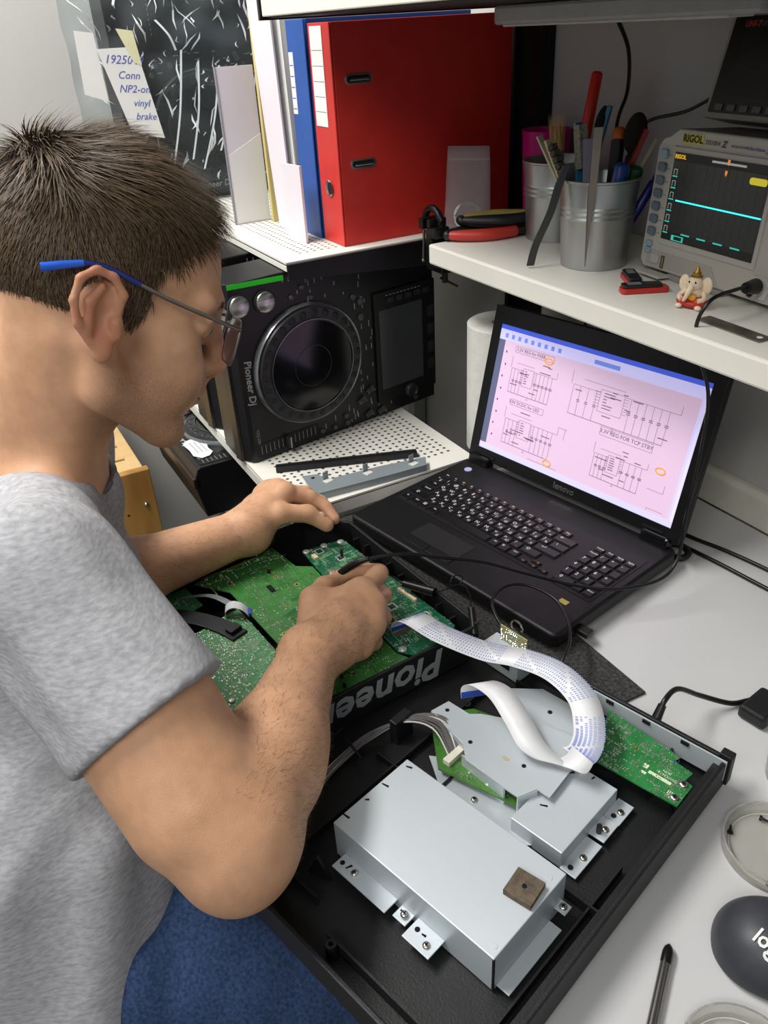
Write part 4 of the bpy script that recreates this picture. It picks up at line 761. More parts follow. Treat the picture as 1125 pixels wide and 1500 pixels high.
# usb sticks
for loc, rz, lb in (((.190, .316, ZR), -.55, 'black and red flash drive lying behind the other one'), ((.226, .300, ZR), 1.1, 'black and red flash drive lying nearest the elephant figurine')):
    t = thing('flash_drive', lb, 'flash drive', loc, rz, 'flash drives on the wall shelf')
    MB().prism(rrect(-.028, -.009, .028, .009, .005), 0, .006).build('red_body', pm('usb_red', 'b32a25', .35), t, bevel=.001); MB().prism(rrect(-.026, -.0075, .02, .0075, .003), .006, .010).build('black_slider', BLACKP, t, bevel=.001); MB().box((-.012, 0, .0102), (.016, .009, .0004)).build('grey_label', pm('usb_label', '6f7376', .4), t)
# elephant figurine
gn = thing('elephant_figurine', 'small seated elephant headed figurine in red and gold', 'figurine', (.300, .300, ZR), math.radians(18))
CR_ = pm('figure_cream', 'e0cdb0', .45, 0, .08, 90); GD = pm('figure_gold', 'a5813a', .35, .6, .1, 90); RDF = pm('figure_red', 'b02a20', .45, 0, .1, 90)
m = MB(); m.ell((0, 0, .005), (.017, .013, .0055)); m.ell((-.008, -.004, .007), (.009, .008, .006)); m.ell((.008, -.004, .007), (.009, .008, .006)); m.build('red_robe', RDF, gn, smooth=60)
m = MB(); m.ell((0, 0, .015), (.010, .008, .009)); m.build('belly', CR_, gn, smooth=60); m = MB(); m.ell((0, -.002, .026), (.0088, .0085, .0085)); m.tube(spline([(0, -.009, .025), (-.001, -.0135, .020), (-.003, -.014, .014), (-.006, -.0125, .009)], 5), [.0038-.0022*i/15 for i in range(16)], 10); m.build('head_trunk', CR_, gn, smooth=60)
for s in (-1, 1):
    m = MB(); m.ell((s*.0125, .0, .0245), (.0062, .0022, .0095)); m.build('ear', CR_, gn, smooth=60); m = MB(); m.tube(spline([(s*.010, 0, .017), (s*.014, -.006, .012), (s*.009, -.011, .010)], 4), .0028, 8); m.build('arm', CR_, gn, smooth=60)
    MB().ell((s*.0035, -.0095, .029), (.001, .0006, .0012), 8, 6).build('eye', DARKHOLE, gn); m = MB(); m.ell((s*.011, -.012, .003), (.004, .003, .0026)); m.build('foot', CR_, gn, smooth=60)
m = MB(); m.lathe([(.0062, .032), (.0066, .0335), (.0045, .0345), (.0045, .037), (.0028, .0385), (.0024, .041), (.0004, .0445)], 16); m.build('crown', GD, gn, smooth=40); MB().ell((.002, -.009, .013), (.005, .003, .004)).build('gold_offering', pm('figure_yellow', 'd59a2a', .4), gn, smooth=60)
# steel ruler
t = thing('steel_ruler', 'short worn steel strip with a hole lying on shelf', 'ruler', (.376, .276, ZR), math.radians(-4)); m = MB(); m.prism(rrect(-.042, -.0095, .042, .0095, .001), 0, .0012); m.build('blade', pm('worn_steel', '7d766c', .35, .9, .3, 60), t); MB().cyl((.034, 0, .001), (.034, 0, .0014), .003).build('hole', PAPER, t)
# ================================================================ oscilloscope
OX = math.radians(-5.5); tl = math.radians(4)
os_ = thing('oscilloscope', 'light grey benchtop oscilloscope with a cyan trace on its screen', 'oscilloscope', M=frame((.150, .366, ZR+.006), (math.cos(OX), math.sin(OX), 0), (-math.sin(OX)*math.sin(tl), math.cos(OX)*math.sin(tl), math.cos(tl)), (math.sin(OX)*math.cos(tl), -math.cos(OX)*math.cos(tl), math.sin(tl))))
# local: x right, y up, z out of the front
OG = pm('scope_grey', 'b9b5ac', .5, 0, .03, 20); OGD = pm('scope_dark_grey', '8f8c86', .5)
outline = [(.006, .0), (.305, .0), (.313, .006), (.313, .150), (.305, .158), (.030, .158), (.018, .150), (.006, .146), (0, .138), (0, .008)]
m = MB(); m.prism(outline, -.095, -.004); m.build('housing', OGD, os_, bevel=.004); m = MB(); m.prism(outline, -.006, 0); m.build('front_panel', OG, os_, bevel=.002)
m = MB(); m.prism([(.028, .031), (.182, .031), (.182, .140), (.028, .140)], -.0005, .002); m.build('screen_bezel', OG, os_, bevel=.001)
sx, sy, sw, sh_ = .033, .038, .144, .096
MB().box((sx+sw/2, sy+sh_/2, .0022), (sw, sh_, .001)).build('screen', pm('scope_screen', '232524', .25, 0, .03, 8, emit=.12), os_)
CY = pm('trace_cyan', '35d6dd', .4, 0, .02, 5, emit=1.1); YE = pm('scope_yellow', 'd2c22a', .4, 0, .02, 5, emit=.35)
MB().box((sx+.014+.065, sy+.045, .0029), (.130, .0016, .0003)).build('trace', CY, os_)
m = MB(); [m.box((sx+.012+i*.0108, sy+.05, .0028), (.0003, .076, .0001)) for i in range(13)]; [m.box((sx+.077, sy+.012+i*.0095, .0028), (.13, .0003, .0001)) for i in range(9)]; stuff(m.build('grid_lines', pm('grid_grey', '40423f', .5), os_))
m = MB(); m.box((sx+sw/2, sy+sh_-.0045, .0028), (sw, .009, .0001)); m.build('status_bar', pm('bar_dark', '131316', .4), os_); m = MB(); m.box((sx+sw/2, sy+.005, .0028), (sw, .009, .0001)); m.build('status_bar', pm('bar_dark', '131316', .4), os_)
text_mesh([('RIGOL', .0062, TR(sx+.010, sy+sh_-.0045, .003), 0, .0002)], .0001).build('screen_brand', pm('scope_gold', 'd9a520', .4, 0, .02, emit=.5), os_)
m = MB()
for i in range(6): y = sy+.078-i*.0125; m.box((sx+.006, y, .0029), (.0055, .0007, .0002)); m.box((sx+.0035, y-.003, .0029), (.0007, .0055, .0002)); m.box((sx+.0085, y-.003, .0029), (.0007, .0055, .0002))
m.box((sx+.085, sy+sh_-.004, .0029), (.05, .0022, .0002)); stuff(m.build('menu_icons', pm('icon_grey', 'a8a8a4', .4, 0, .02, emit=.3), os_))
m = MB(); [m.box((sx+.006, sy+.0705-i*.0125, .0029), (.008, .0014, .0002)) for i in range(6)]; [m.box((sx+.04+i*.026, sy+.0098, .0029), (.014, .0016, .0002)) for i in range(4)]; m.box((sx+.028, sy+.004, .0029), (.020, .006, .0002)); stuff(m.build('cyan_text', pm('cyan_soft', '2fbfae', .4, 0, .02, emit=.4), os_))
MB().box((sx+.029, sy+.004, .0031), (.013, .004, .0002)).build('channel_box', pm('bar_dark', '131316', .4), os_)
for x, y in ((sx+.0835, sy+sh_-.014), (sx+.0845, sy+sh_-.003)): MB().prism([(-.0016, .003), (.0016, .003), (.0016, 0), (0, -.003), (-.0016, 0)], .0029, .0032, TR(x, y)).build('trigger_mark', pm('mark_orange', 'e0803a', .4, 0, .02, emit=.5), os_)
m = MB(); m.prism(rrect(sx+.118, sy+sh_-.02, sx+.142, sy+sh_-.013, .003), .0028, .0031); m.build('yellow_badge', YE, os_)
m = MB(); m.prism(rrect(.038, .1435, .072, .1545, .002), .0002, .0006); m.build('brand_label', pm('label_yellow', 'c9c24a', .5), os_)
text_mesh([('RIGOL', .0108, TR(.055, .149, .0008), 0, .0004)], .0001).build('brand_lettering', pm('print_black', '23221c', .5), os_)
text_mesh([('DS1054', .0068, TR(.086, .1475, .0006)), ('Z', .009, TR(.1025, .1475, .0006), .3, .0004), ('OSCILLOSCOPE', .0035, TR(.125, .147, .0006)), ('50MHz', .0035, TR(.168, .1485, .0006)), ('1GSa/s 12Mpts', .003, TR(.17, .1445, .0006))], .0001).build('model_lettering', pm('print_grey2', '4c4b48', .5), os_)
text_mesh([('UltraVision', .0052, TR(.148, .147, .0006), .3)], .0001).build('blue_lettering', pm('print_blue', '3b5fae', .5), os_)
BTN = pm('scope_button', '64757f', .4)
for i in range(7):
    y = .130-i*.0145; m = MB(); m.prism([(-.0055, -.004), (.003, -.0052), (.0058, -.0035), (.0058, .0035), (.003, .0052), (-.0055, .0052), (-.0068, .003), (-.0068, -.002)], 0, .004, TR(.0145, y)); m.build('soft_button', pm('scope_button_pale', '8ba3b0', .4) if i == 0 else BTN, os_, bevel=.0008)
    MB().box((.024, y-.001, .0002), (.005, .0005, .0003)).build('button_line', pm('print_grey2', '4c4b48', .5), os_)
for y in (.0285, .0205): m = MB(); m.prism(rrect(.0075, y-.0036, .0185, y+.0036, .003), 0, .003); m.build('page_button', MATS['scope_button_pale'], os_, bevel=.0008)
m = MB(); m.prism([(.012, .004), (.135, .004), (.120, .022), (.012, .022)], -.0002, .0006); m.build('lower_recess', pm('scope_recess', 'aaa69d', .5), os_)
b = MB(); b.prism(rrect(.021, .007, .0345, .0175, .001), .0006, .0022); b.build('power_button', OG, os_, bevel=.0006)
MB().box((.0415, .011, .001), (.005, .0145, .0016)).build('usb_port', pm('usb_dark', '3a3428', .4), os_); MB().box((.0425, .011, .0019), (.0018, .012, .0004)).build('usb_tongue', pm('usb_gold', 'a08c4a', .4), os_)
for i in range(4):
    x = .193+i*.034; m = MB(); m.prism([(x-.014, .004), (x+.012, .004), (x+.016, .018), (x+.008, .027), (x-.010, .027), (x-.017, .016)], 0, .0025); m.build('input_plate', pm('plate_pale', 'c2c0b8', .45), os_, bevel=.0008); MB().box((x-.008, .020, .0028), (.008, .0055, .0006)).build('channel_label', pm('label_yellow2', 'cdbb2c', .5), os_)
    m = MB(TR(x+.002, .013)); m.lathe([(.0075, .002), (.0075, .012), (.006, .014), (.0045, .014), (.0045, .004)], 20, cap=False); m.build('bnc_socket', SILVER, os_, smooth=40)
for i in range(3): m = MB(TR(.20+i*.04, .10)); m.lathe([(.010, 0), (.009, .012), (.0001, .0125)], 20, cap=False); m.build('control_knob', OGD, os_, smooth=40)
m = MB(); m.box((.10, -.003, -.012), (.09, .006, .03)); m.build('foot', OGD, os_, bevel=.001); m = MB(); m.box((.26, -.003, -.012), (.06, .006, .03)); m.build('foot', OGD, os_, bevel=.001)
m = MB(); m.box((.04, -.003, .010), (.04, .003, .02)); m.build('tilt_foot', OG, os_, bevel=.001)
# bench meter on the oscilloscope
ux = math.radians(-5.5); ut = math.radians(14)
um = thing('bench_meter', 'dark screened bench meter standing on top of the oscilloscope', 'meter', M=frame((.166, .425, 1.2705), (math.cos(ux), math.sin(ux), 0), (-math.sin(ux)*math.sin(ut), math.cos(ux)*math.sin(ut), math.cos(ut)), (math.sin(ux)*math.cos(ut), -math.cos(ux)*math.cos(ut), math.sin(ut))))
m = MB(); m.prism(rrect(0, 0, .24, .108, .003), -.045, 0); m.build('housing', pm('meter_cream', '9a9787', .5), um, bevel=.002); m = MB(); m.prism(rrect(.006, .006, .234, .103, .002), 0, .0012); m.build('face', pm('meter_face', '141412', .4), um)
m = MB(); m.prism(rrect(.022, .022, .20, .088, .001), .0012, .0016); m.build('display', pm('meter_display', '2c2926', .25), um); 
for i in range(8): MB().prism(rrect(.016+i*.019, .0085, .028+i*.019, .0155, .001), .0012, .0028).build('button', pm('meter_button', '55585a', .4), um, bevel=.0005)
text_mesh([('UNI-T', .0085, TR(.034, .095, .0016), .2, .0003)], .0001).build('brand_lettering', pm('print_red', 'a8382c', .5), um); text_mesh([('UT8804E', .0065, TR(.058, .095, .0016)), ('Bench Type Digital Multimeter', .004, TR(.1, .095, .0016))], .0001).build('model_lettering', pm('print_grey3', '6a6864', .5), um)
m = MB(); [m.ell((.085+i*.007, .068, .0018), (.0014, .0012, .0003), 8, 5) for i in range(8)]; stuff(m.build('display_dots', pm('dot_pale', '70726e', .4), um))
# under-shelf lamp bar
m = MB(Matrix.Translation((0, 0, 0))); lb = thing('lamp_bar', 'grey under-shelf lamp bar mounted below the cream shelf', 'lamp', (.10, .33, 1.3745))
m = MB(); m.prism(rrect(-.19, -.03, .22, .03, .012), 0, .0215); m.build('housing', pm('lamp_grey', '9b9b98', .45), lb, bevel=.004); MB().box((.0, 0, -.001), (.36, .036, .003)).build('diffuser', pm('lamp_diffuser', 'b5b5b0', .5), lb, bevel=.001)
# ================================================================ the seated man
class Field:
    def __init__(s, lo, hi, h):
        s.lo = np.array(lo, np.float32); s.h = h; s.n = np.ceil((np.array(hi)-np.array(lo))/h).astype(int)+1
        s.a = np.full(tuple(s.n), .05, np.float32)
    def sub(s, c, rad):
        i0 = np.clip(np.floor((np.asarray(c)-rad-s.lo)/s.h).astype(int), 0, s.n-1); i1 = np.clip(np.ceil((np.asarray(c)+rad-s.lo)/s.h).astype(int)+1, 1, s.n)
        sl = tuple(slice(a, b) for a, b in zip(i0, i1))
        g = [(s.lo[k]+s.h*np.arange(i0[k], i1[k])).astype(np.float32) for k in range(3)]
        return sl, (g[0][:, None, None], g[1][None, :, None], g[2][None, None, :])
    def mix(s, sl, d, k, op):
        a = s.a[sl]
        if op < 0: a = -a
        # op +1 union, -1 subtraction
        if k > 0:
            hh = np.clip(.5+.5*(d-a)/k, 0, 1) if op > 0 else np.clip(.5+.5*(d-a)/k, 0, 1)
            r = d+(a-d)*hh-k*hh*(1-hh)
        else: r = np.minimum(a, d)
        s.a[sl] = r if op > 0 else -r
    def cap(s, p0, p1, r0, r1, k=.012, op=1, clip=None):
        p0 = np.asarray(p0, np.float32); p1 = np.asarray(p1, np.float32); c = (p0+p1)/2; rad = np.abs(p1-p0)/2+max(r0, r1)+.05
        sl, (x, y, z) = s.sub(c, rad); ab = p1-p0; L2 = float(ab@ab)+1e-12
        t = np.clip(((x-p0[0])*ab[0]+(y-p0[1])*ab[1]+(z-p0[2])*ab[2])/L2, 0, 1)
        d = np.sqrt((x-p0[0]-t*ab[0])**2+(y-p0[1]-t*ab[1])**2+(z-p0[2]-t*ab[2])**2)-(r0+(r1-r0)*t)
        if clip is not None:
            q, nrm = clip; d = np.maximum(d, (x-q[0])*nrm[0]+(y-q[1])*nrm[1]+(z-q[2])*nrm[2])
        s.mix(sl, d, k, op)
    def ell(s, c, A, r, k=.012, op=1):
        """A: rows = axes, r: radii"""
        c = np.asarray(c, np.float32); A = np.asarray(A, np.float32); sl, (x, y, z) = s.sub(c, max(r)+.05)
        x, y, z = x-c[0], y-c[1], z-c[2]
        q = [A[i][0]*x+A[i][1]*y+A[i][2]*z for i in range(3)]
        k0 = np.sqrt(sum((q[i]/r[i])**2 for i in range(3))); k1 = np.sqrt(sum((q[i]/r[i]**2)**2 for i in range(3)))+1e-9
        s.mix(sl, k0*(k0-1)/k1, k, op)
    def mesh(s, smooth=2):
        a = s.a; n = np.array(a.shape); ins = a < 0
        cnt = np.zeros(tuple(n-1), np.uint8)
        offs = [(i, j, k) for i in (0, 1) for j in (0, 1) for k in (0, 1)]
        for o in offs: cnt += ins[o[0]:n[0]-1+o[0], o[1]:n[1]-1+o[1], o[2]:n[2]-1+o[2]]
        cells = np.argwhere((cnt > 0) & (cnt < 8)); idm = np.full(tuple(n-1), -1, np.int32); idm[tuple(cells.T)] = np.arange(len(cells))
        vals = {o: a[cells[:, 0]+o[0], cells[:, 1]+o[1], cells[:, 2]+o[2]] for o in offs}
        P = np.zeros((len(cells), 3)); N_ = np.zeros(len(cells))
        for o in offs:
            for ax in range(3):
                if o[ax]: continue
                o2 = list(o); o2[ax] = 1; o2 = tuple(o2); va, vb = vals[o], vals[o2]; m = (va < 0) != (vb < 0)
                t = np.where(m, va/np.where(m, va-vb, 1), 0); q = np.array(o, float)[None, :].repeat(len(cells), 0); q[:, ax] += t
                P[m] += q[m]; N_[m] += 1
        V = (cells+P/N_[:, None])*s.h+s.lo
        Q = []
        for ax in range(3):
            sl0 = [slice(None)]*3; sl1 = [slice(None)]*3; sl0[ax] = slice(0, -1); sl1[ax] = slice(1, None)
            ch = ins[tuple(sl0)] != ins[tuple(sl1)]; e = np.argwhere(ch); b, c = (ax+1) % 3, (ax+2) % 3
            ok = (e[:, b] > 0) & (e[:, c] > 0) & (e[:, b] < n[b]-1) & (e[:, c] < n[c]-1); e = e[ok]
            fl = ins[tuple(e.T)]
            def cid(db, dc): q = e.copy(); q[:, b] += db; q[:, c] += dc; return idm[tuple(q.T)]
            qd = np.stack([cid(-1, -1), cid(0, -1), cid(0, 0), cid(-1, 0)], 1); qd[~fl] = qd[~fl][:, ::-1]; Q.append(qd)
        Q = np.concatenate(Q); Q = Q[(Q >= 0).all(1)]
        E_ = np.concatenate([Q[:, [0, 1]], Q[:, [1, 2]], Q[:, [2, 3]], Q[:, [3, 0]]])
        for _ in range(smooth):
            S_ = np.stack([np.bincount(E_[:, 0], V[E_[:, 1], k], len(V))+np.bincount(E_[:, 1], V[E_[:, 0], k], len(V)) for k in range(3)], 1)
            D_ = np.bincount(E_[:, 0], minlength=len(V))+np.bincount(E_[:, 1], minlength=len(V)); V = .45*V+.55*S_/np.maximum(D_, 1)[:, None]
        return V, Q
def np_mesh(name, V, Q, mat, parent):
    me = bpy.data.meshes.new(name); me.vertices.add(len(V)); me.vertices.foreach_set('co', V.astype(np.float32).ravel()); nq = len(Q)
    me.loops.add(nq*4); me.loops.foreach_set('vertex_index', Q.astype(np.int32).ravel()); me.polygons.add(nq); me.polygons.foreach_set('loop_start', np.arange(nq, dtype=np.int32)*4); me.polygons.foreach_set('use_smooth', np.ones(nq, bool))
    me.update(calc_edges=True); me.validate(); me.materials.append(mat); o = bpy.data.objects.new(name, me); COL.objects.link(o)
    if parent is not None: o.parent = parent
    return o
HC = np.array((0.1402, -0.2890, 1.1769)); HF = np.array((0.18843, 0.88650, -0.42262)); HL = np.array((-0.97855, 0.13297, -0.15738)); HU = np.array((-0.08332, 0.44321, 0.89254)); HA = np.stack([HF, HL, HU])
def hd(f, l, u): return HC+HF*f+HL*l+HU*u
SR = np.array((.320, -.413, 1.024)); EL = np.array((.497, -.338, .864)); WR = np.array((.323, -.2015, .849))
SL = np.array((-.030, -.355, .985)); ELL = np.array((.062, -.408, .832)); WRL = np.array((.0506, -.1667, .838))
NB = np.array((.108, -.372, 1.030)); PEL = np.array((.20, -.50, .60))
B = Field((-.075, -.46, .785), (.60, -.02, 1.36), .0021)
# head
def E(f, l, u, rf, rl, ru, k=.014, op=1): B.ell(hd(f, l, u), HA, (rf, rl, ru), k, op)
def K(a, b, r0, r1, k=.010, op=1): B.cap(hd(*a), hd(*b), r0, r1, k, op)
E(-.016, 0, .052, .098, .075, .082); E(.028, 0, .040, .066, .060, .068, .02); E(.046, 0, -.012, .044, .046, .062, .02); E(.040, 0, -.066, .046, .047, .036, .025)
K((.078, -.012, -.098), (.078, .012, -.098), .017, .017, .02)
for s in (-1, 1):
    K((-.004, s*.056, -.030), (.010, s*.050, -.068), .016, .016, .02); K((.010, s*.050, -.068), (.066, s*.020, -.096), .016, .014, .02)
    E(.060, s*.043, -.012, .022, .015, .018, .02); K((.080, s*.046, .030), (.092, s*.012, .030), .009, .010, .014)
    E(.074, s*.030, -.045, .022, .02, .03, .02)
    E(.100, s*.031, .011, .017, .017, .012, .010, -1)
    E(.079, s*.031, .010, .0135, .0155, .0125, .003); K((.088, s*.043, .0165), (.0945, s*.020, .0175), .0032, .0032, .004)
    E(.0965, s*.0125, -.030, .011, .0075, .008, .006)
K((.093, 0, .022), (.110, 0, -.022), .0082, .0095, .010); E(.108, 0, -.027, .0115, .0105, .0095, .008); K((.100, 0, -.036), (.097, 0, -.050), .008, .008, .012)
for s in (-1, 1): E(.104, s*.0065, -.0375, .006, .0035, .003, .003, -1)
E(.083, 0, -.058, .016, .024, .016, .015); K((.0925, -.018, -.0575), (.0985, 0, -.0545), .0045, .0058, .005); K((.0925, .018, -.0575), (.0985, 0, -.0545), .0045, .0058, .005)
K((.0915, -.016, -.0655), (.0965, 0, -.0665), .0048, .0066, .005); K((.0915, .016, -.0655), (.0965, 0, -.0665), .0048, .0066, .005)
K((.1005, -.022, -.0607), (.1005, .022, -.0607), .0022, .0022, .003, -1); K((.092, 0, -.080), (.092, 0, -.080), .010, .010, .01, -1)
# ears
for s in (-1, 1):
    def e(f, o, u): return (f-(u-.005)*.14-.003, s*(.070+o), u-.007)
    rim = [(.010, .006, .012), (.013, .010, .026), (.004, .014, .038), (-.010, .018, .040), (-.022, .021, .030), (-.026, .022, .012), (-.022, .019, -.006), (-.012, .014, -.018)]
    E(-.009, s*.075, .001, .018, .0065, .028, .006)
    for a, b_ in zip(rim[:-1], rim[1:]): K(e(*a), e(*b_), .0037, .0037, .003)
    E(.000, s*.0805, -.030, .009, .006, .012, .008)
    E(-.005, s*.090, -.001, .0105, .012, .014, .004, -1); E(-.012, s*.093, .018, .0095, .011, .008, .004, -1)
    K(e(-.013, .014, -.008), e(-.014, .016, .014), .004, .0042, .005); K(e(-.013, .016, .014), e(-.004, .013, .028), .004, .003, .005); K(e(.009, .010, .002), e(.010, .008, -.008), .0055, .005, .006)
# neck
B.cap(hd(-.032, 0, -.02), NB+np.array((-.004, -.012, 0)), .053, .057, .025); B.cap(hd(-.018, 0, -.045), NB+np.array((-.004, -.004, -.03)), .040, .042, .025); B.cap(hd(-.03, -.035, -.035), NB+np.array((.04, .005, -.015)), .018, .020, .02)
B.cap(NB-np.array((0, .01, .03)), SR, .040, .046, .03); B.cap(NB-np.array((0, .01, .03)), SL, .040, .046, .03); B.cap(NB-np.array((0, .02, .03)), NB+np.array((.0, -.03, -.14)), .058, .07, .03)
# right arm
fd = (WR-EL); B.cap(SR, EL, .055, .045, .02); B.cap(SR+(EL-SR)*.45, SR+(EL-SR)*.8+np.array((.01, -.012, -.006)), .052, .046, .03); B.cap(EL, EL+fd*.32, .043, .045, .02); B.cap(EL+fd*.32, WR, .045, .0285, .02)
B.cap(EL+np.array((.012, -.010, -.012)), EL+np.array((.004, -.006, -.010)), .034, .036, .02); B.cap(EL+fd*.15+np.array((-.010, .006, .016)), EL+fd*.45+np.array((.0, .006, .008)), .032, .034, .025)
def hand(wr, mcp, fingers, thumb, pr=.0135, up=(0, 0, 1), k=.008):
    for m in mcp: B.cap(wr, m, .024, pr, .016)
    for a, b_ in zip(mcp[:-1], mcp[1:]): B.cap(a, b_, pr, pr, .010); B.cap((np.array(wr)+a)/2, (np.array(wr)+b_)/2, .017, .017, .012)
    for m, f_ in zip(mcp, fingers):
        pts = [np.array(m)]+[np.array(q) for q in f_]; rr = [.0118, .0102, .0090, .0080]
        for i in range(len(pts)-1): B.cap(pts[i], pts[i+1], rr[i], rr[i+1], .004)
        B.cap(pts[1], pts[1], .0104, .0104, .003)
    t_ = [np.array(q) for q in thumb]; rr = [.019, .0135, .0112, .0095]
    for i in range(3): B.cap(t_[i], t_[i+1], rr[i], rr[i+1], .006)
up_ = np.array((.010, -.004, .009))
hand(WR, [np.array(q) for q in ((.259, -.1085, .8500), (.2800, -.1084, .842), (.2972, -.1202, .834), (.3129, -.1427, .827))],
     [[(.237, -.076, .848), (.216, -.090, .847), (.208, -.110, .841)], [(.2533, -.081, .829), (.231, -.0918, .815), (.221, -.1096, .816)], [(.2770, -.0960, .819), (.2540, -.1037, .810), (.239, -.1185, .812)], [(.2990, -.1200, .812), (.2770, -.1238, .808), (.260, -.1321, .809)]],
     [(.283, -.180, .845), (.243, -.162, .850), (.221, -.138, .844), (.210, -.119, .838)])
B.cap((.250, -.160, .849), (.259, -.115, .849), .013, .013, .012); B.cap((.262, -.165, .848), (.272, -.120, .845), .014, .013, .012)
# left arm
fl_ = WRL-ELL; B.cap(SL, ELL, .052, .042, .02); B.cap(ELL, ELL+fl_*.35, .041, .041, .02); B.cap(ELL+fl_*.35, WRL, .041, .028, .02)
lz = np.array((0, 0, .008))
hand(WRL, [np.array(q)+lz for q in ((.0272, -.1033, .8541), (.005, -.1048, .8469), (-.0157, -.1077, .8366), (-.0308, -.1133, .8255))],
     [[np.array(q)+lz for q in f_] for f_ in ([(.034, -.071, .839), (.047, -.055, .825), (.062, -.050, .813)], [(.0082, -.0674, .8318), (.0169, -.0483, .816), (.0335, -.0425, .806)], [(-.0122, -.0699, .8214), (-.0041, -.050, .807), (.0123, -.0437, .799)], [(-.0293, -.0772, .812), (-.0193, -.0607, .802), (-.0064, -.0526, .795)])],
     [(.050, -.150, .842), (.056, -.122, .851), (.065, -.088, .844), (.079, -.069, .827)])
V, Q = B.mesh(2); del B
man = thing('person', 'seated man in grey t-shirt and jeans bending over the boards', 'person')
# skin
def skin_mat():
    m = pm('skin', 'c59775', .5, 0, .09, 60, .22, 900, sss=.10, spec=.4); N = m.node_tree.nodes; L = m.node_tree.links; b = N['Principled BSDF']
    old = b.inputs['Base Color'].links[0].from_socket
    for at, col in (('stubble', '85654f'), ('flush', 'b06a50')):
        a = N.new('ShaderNodeAttribute'); a.attribute_name = at; mx = N.new('ShaderNodeMix'); mx.data_type = 'RGBA'; nz = N.new('ShaderNodeTexNoise'); nz.inputs['Scale'].default_value = 700 if at == 'stubble' else 30
        tc = N.new('ShaderNodeTexCoord'); L.new(tc.outputs['Object'], nz.inputs['Vector']); mu = N.new('ShaderNodeMath'); mu.operation = 'MULTIPLY'; L.new(a.outputs['Fac'], mu.inputs[0]); L.new(nz.outputs['Fac'], mu.inputs[1])
        m2 = N.new('ShaderNodeMath'); m2.operation = 'MULTIPLY'; m2.inputs[1].default_value = 1.5; m2.use_clamp = True; L.new(mu.outputs[0], m2.inputs[0]); L.new(m2.outputs[0], mx.inputs[0]); L.new(old, mx.inputs[6]); mx.inputs[7].default_value = (*hx(col), 1); old = mx.outputs[2]
    L.new(old, b.inputs['Base Color']); return m
body = np_mesh('body', V, Q, skin_mat(), man)
hl_ = (V-HC) @ HA.T; f, l, u = hl_[:, 0], hl_[:, 1], hl_[:, 2]
inhead = (np.linalg.norm(V-HC, axis=1) < .17)
sm = lambda x, a, b: np.clip((x-a)/(b-a), 0, 1)
stub = inhead*sm(-u, .025, .055)*sm(u, -.125, -.105)*sm(f, -.01, .02)*.75; stub = np.maximum(stub, inhead*sm(f, .07, .085)*sm(-u, .036, .042)*sm(u, -.056, -.05)*.5)
ear = inhead*sm(np.abs(l), .072, .082)*sm(f, .03, .015)*sm(f, -.05, -.03); nose = inhead*sm(f, .1, .112)*.5; lips = inhead*(np.abs(u+.061) < .012)*(np.abs(l) < .024)*sm(f, .088, .094)
flush = np.maximum(np.maximum(ear*.7, nose), lips*.8)
for nm, arr in (('stubble', stub), ('flush', flush)):
    at = body.data.attributes.new(nm, 'FLOAT', 'POINT'); at.data.foreach_set('value', arr.astype(np.float32))
# eyes
for s in (-1, 1):
    m = MB(); m.ell(tuple(hd(.0805, s*.031, .0095)), (.0122, .0122, .0122)); ey = m.build('eye', pm('eye_white', 'd9d3cb', .2, 0, .03, 90), man, smooth=80)
    m = MB(); m.ell(tuple(hd(.0889, s*.031, .0065)), (.0042, .0042, .0042)); m.build('iris', pm('iris', '55452f', .2), ey, smooth=80)
# hair
HM = pm('hair_brown', '35291d', .6, 0, .3, 160, col2='4b3c2d', spec=.2)
hr = random.Random(21); cc = (-.016, 0, .052); cr = (.101, .078, .085)
hline = [(-.13, -.052), (-.085, -.055), (-.055, -.050), (-.034, -.030), (-.026, .018), (-.016, .040), (.004, .044), (.010, .034), (.016, -.012), (.026, -.012), (.030, .040), (.046, .052), (.060, .072), (.074, .096), (.088, .118)]
def hu(f):
    for (a, ua), (b_, ub) in zip(hline[:-1], hline[1:]):
        if a <= f <= b_: return ua+(ub-ua)*(f-a)/(b_-a)
    return 9 if f > .08 else -.05
def onhead(d):
    # point on the cranium or on the forehead ellipsoid, whichever is further out
    t = 1/math.sqrt(sum((d[i]/cr[i])**2 for i in range(3))); return [cc[i]+d[i]*t for i in range(3)]
def okhair(p):
    mid = abs(p[1]) < .05
    lim = hu(p[0])
    if p[0] > .03 and abs(p[1]) < .055: lim = hu(min(p[0]+.012*(1-abs(p[1])/.055), .0879))
    return p[2] > lim
capm = MB(); nu, nv = 96, 60; idx = {}
for i in range(nu):
    for j in range(nv+1):
        t_ = math.pi*j/nv; a = 2*math.pi*i/nu; d = (math.sin(t_)*math.cos(a), math.sin(t_)*math.sin(a), math.cos(t_)); p = onhead(d); idx[i, j] = (len(capm.v), okhair(p)); n_ = (d[0]/cr[0], d[1]/cr[1], d[2]/cr[2]); capm.v.append(tuple(hd(*[p[k]+d[k]*.0035 for k in range(3)])))
for i in range(nu):
    for j in range(nv):
        q = [idx[i, j], idx[(i+1) % nu, j], idx[(i+1) % nu, j+1], idx[i, j+1]]
        if all(x[1] for x in q): capm.f.append(tuple(x[0] for x in q)[::-1])
capm.build('hair_cap', HM, man, smooth=80)
wh = np.array((-.085, -.006, .105)); hb = MB(); HV = []; HFc = []
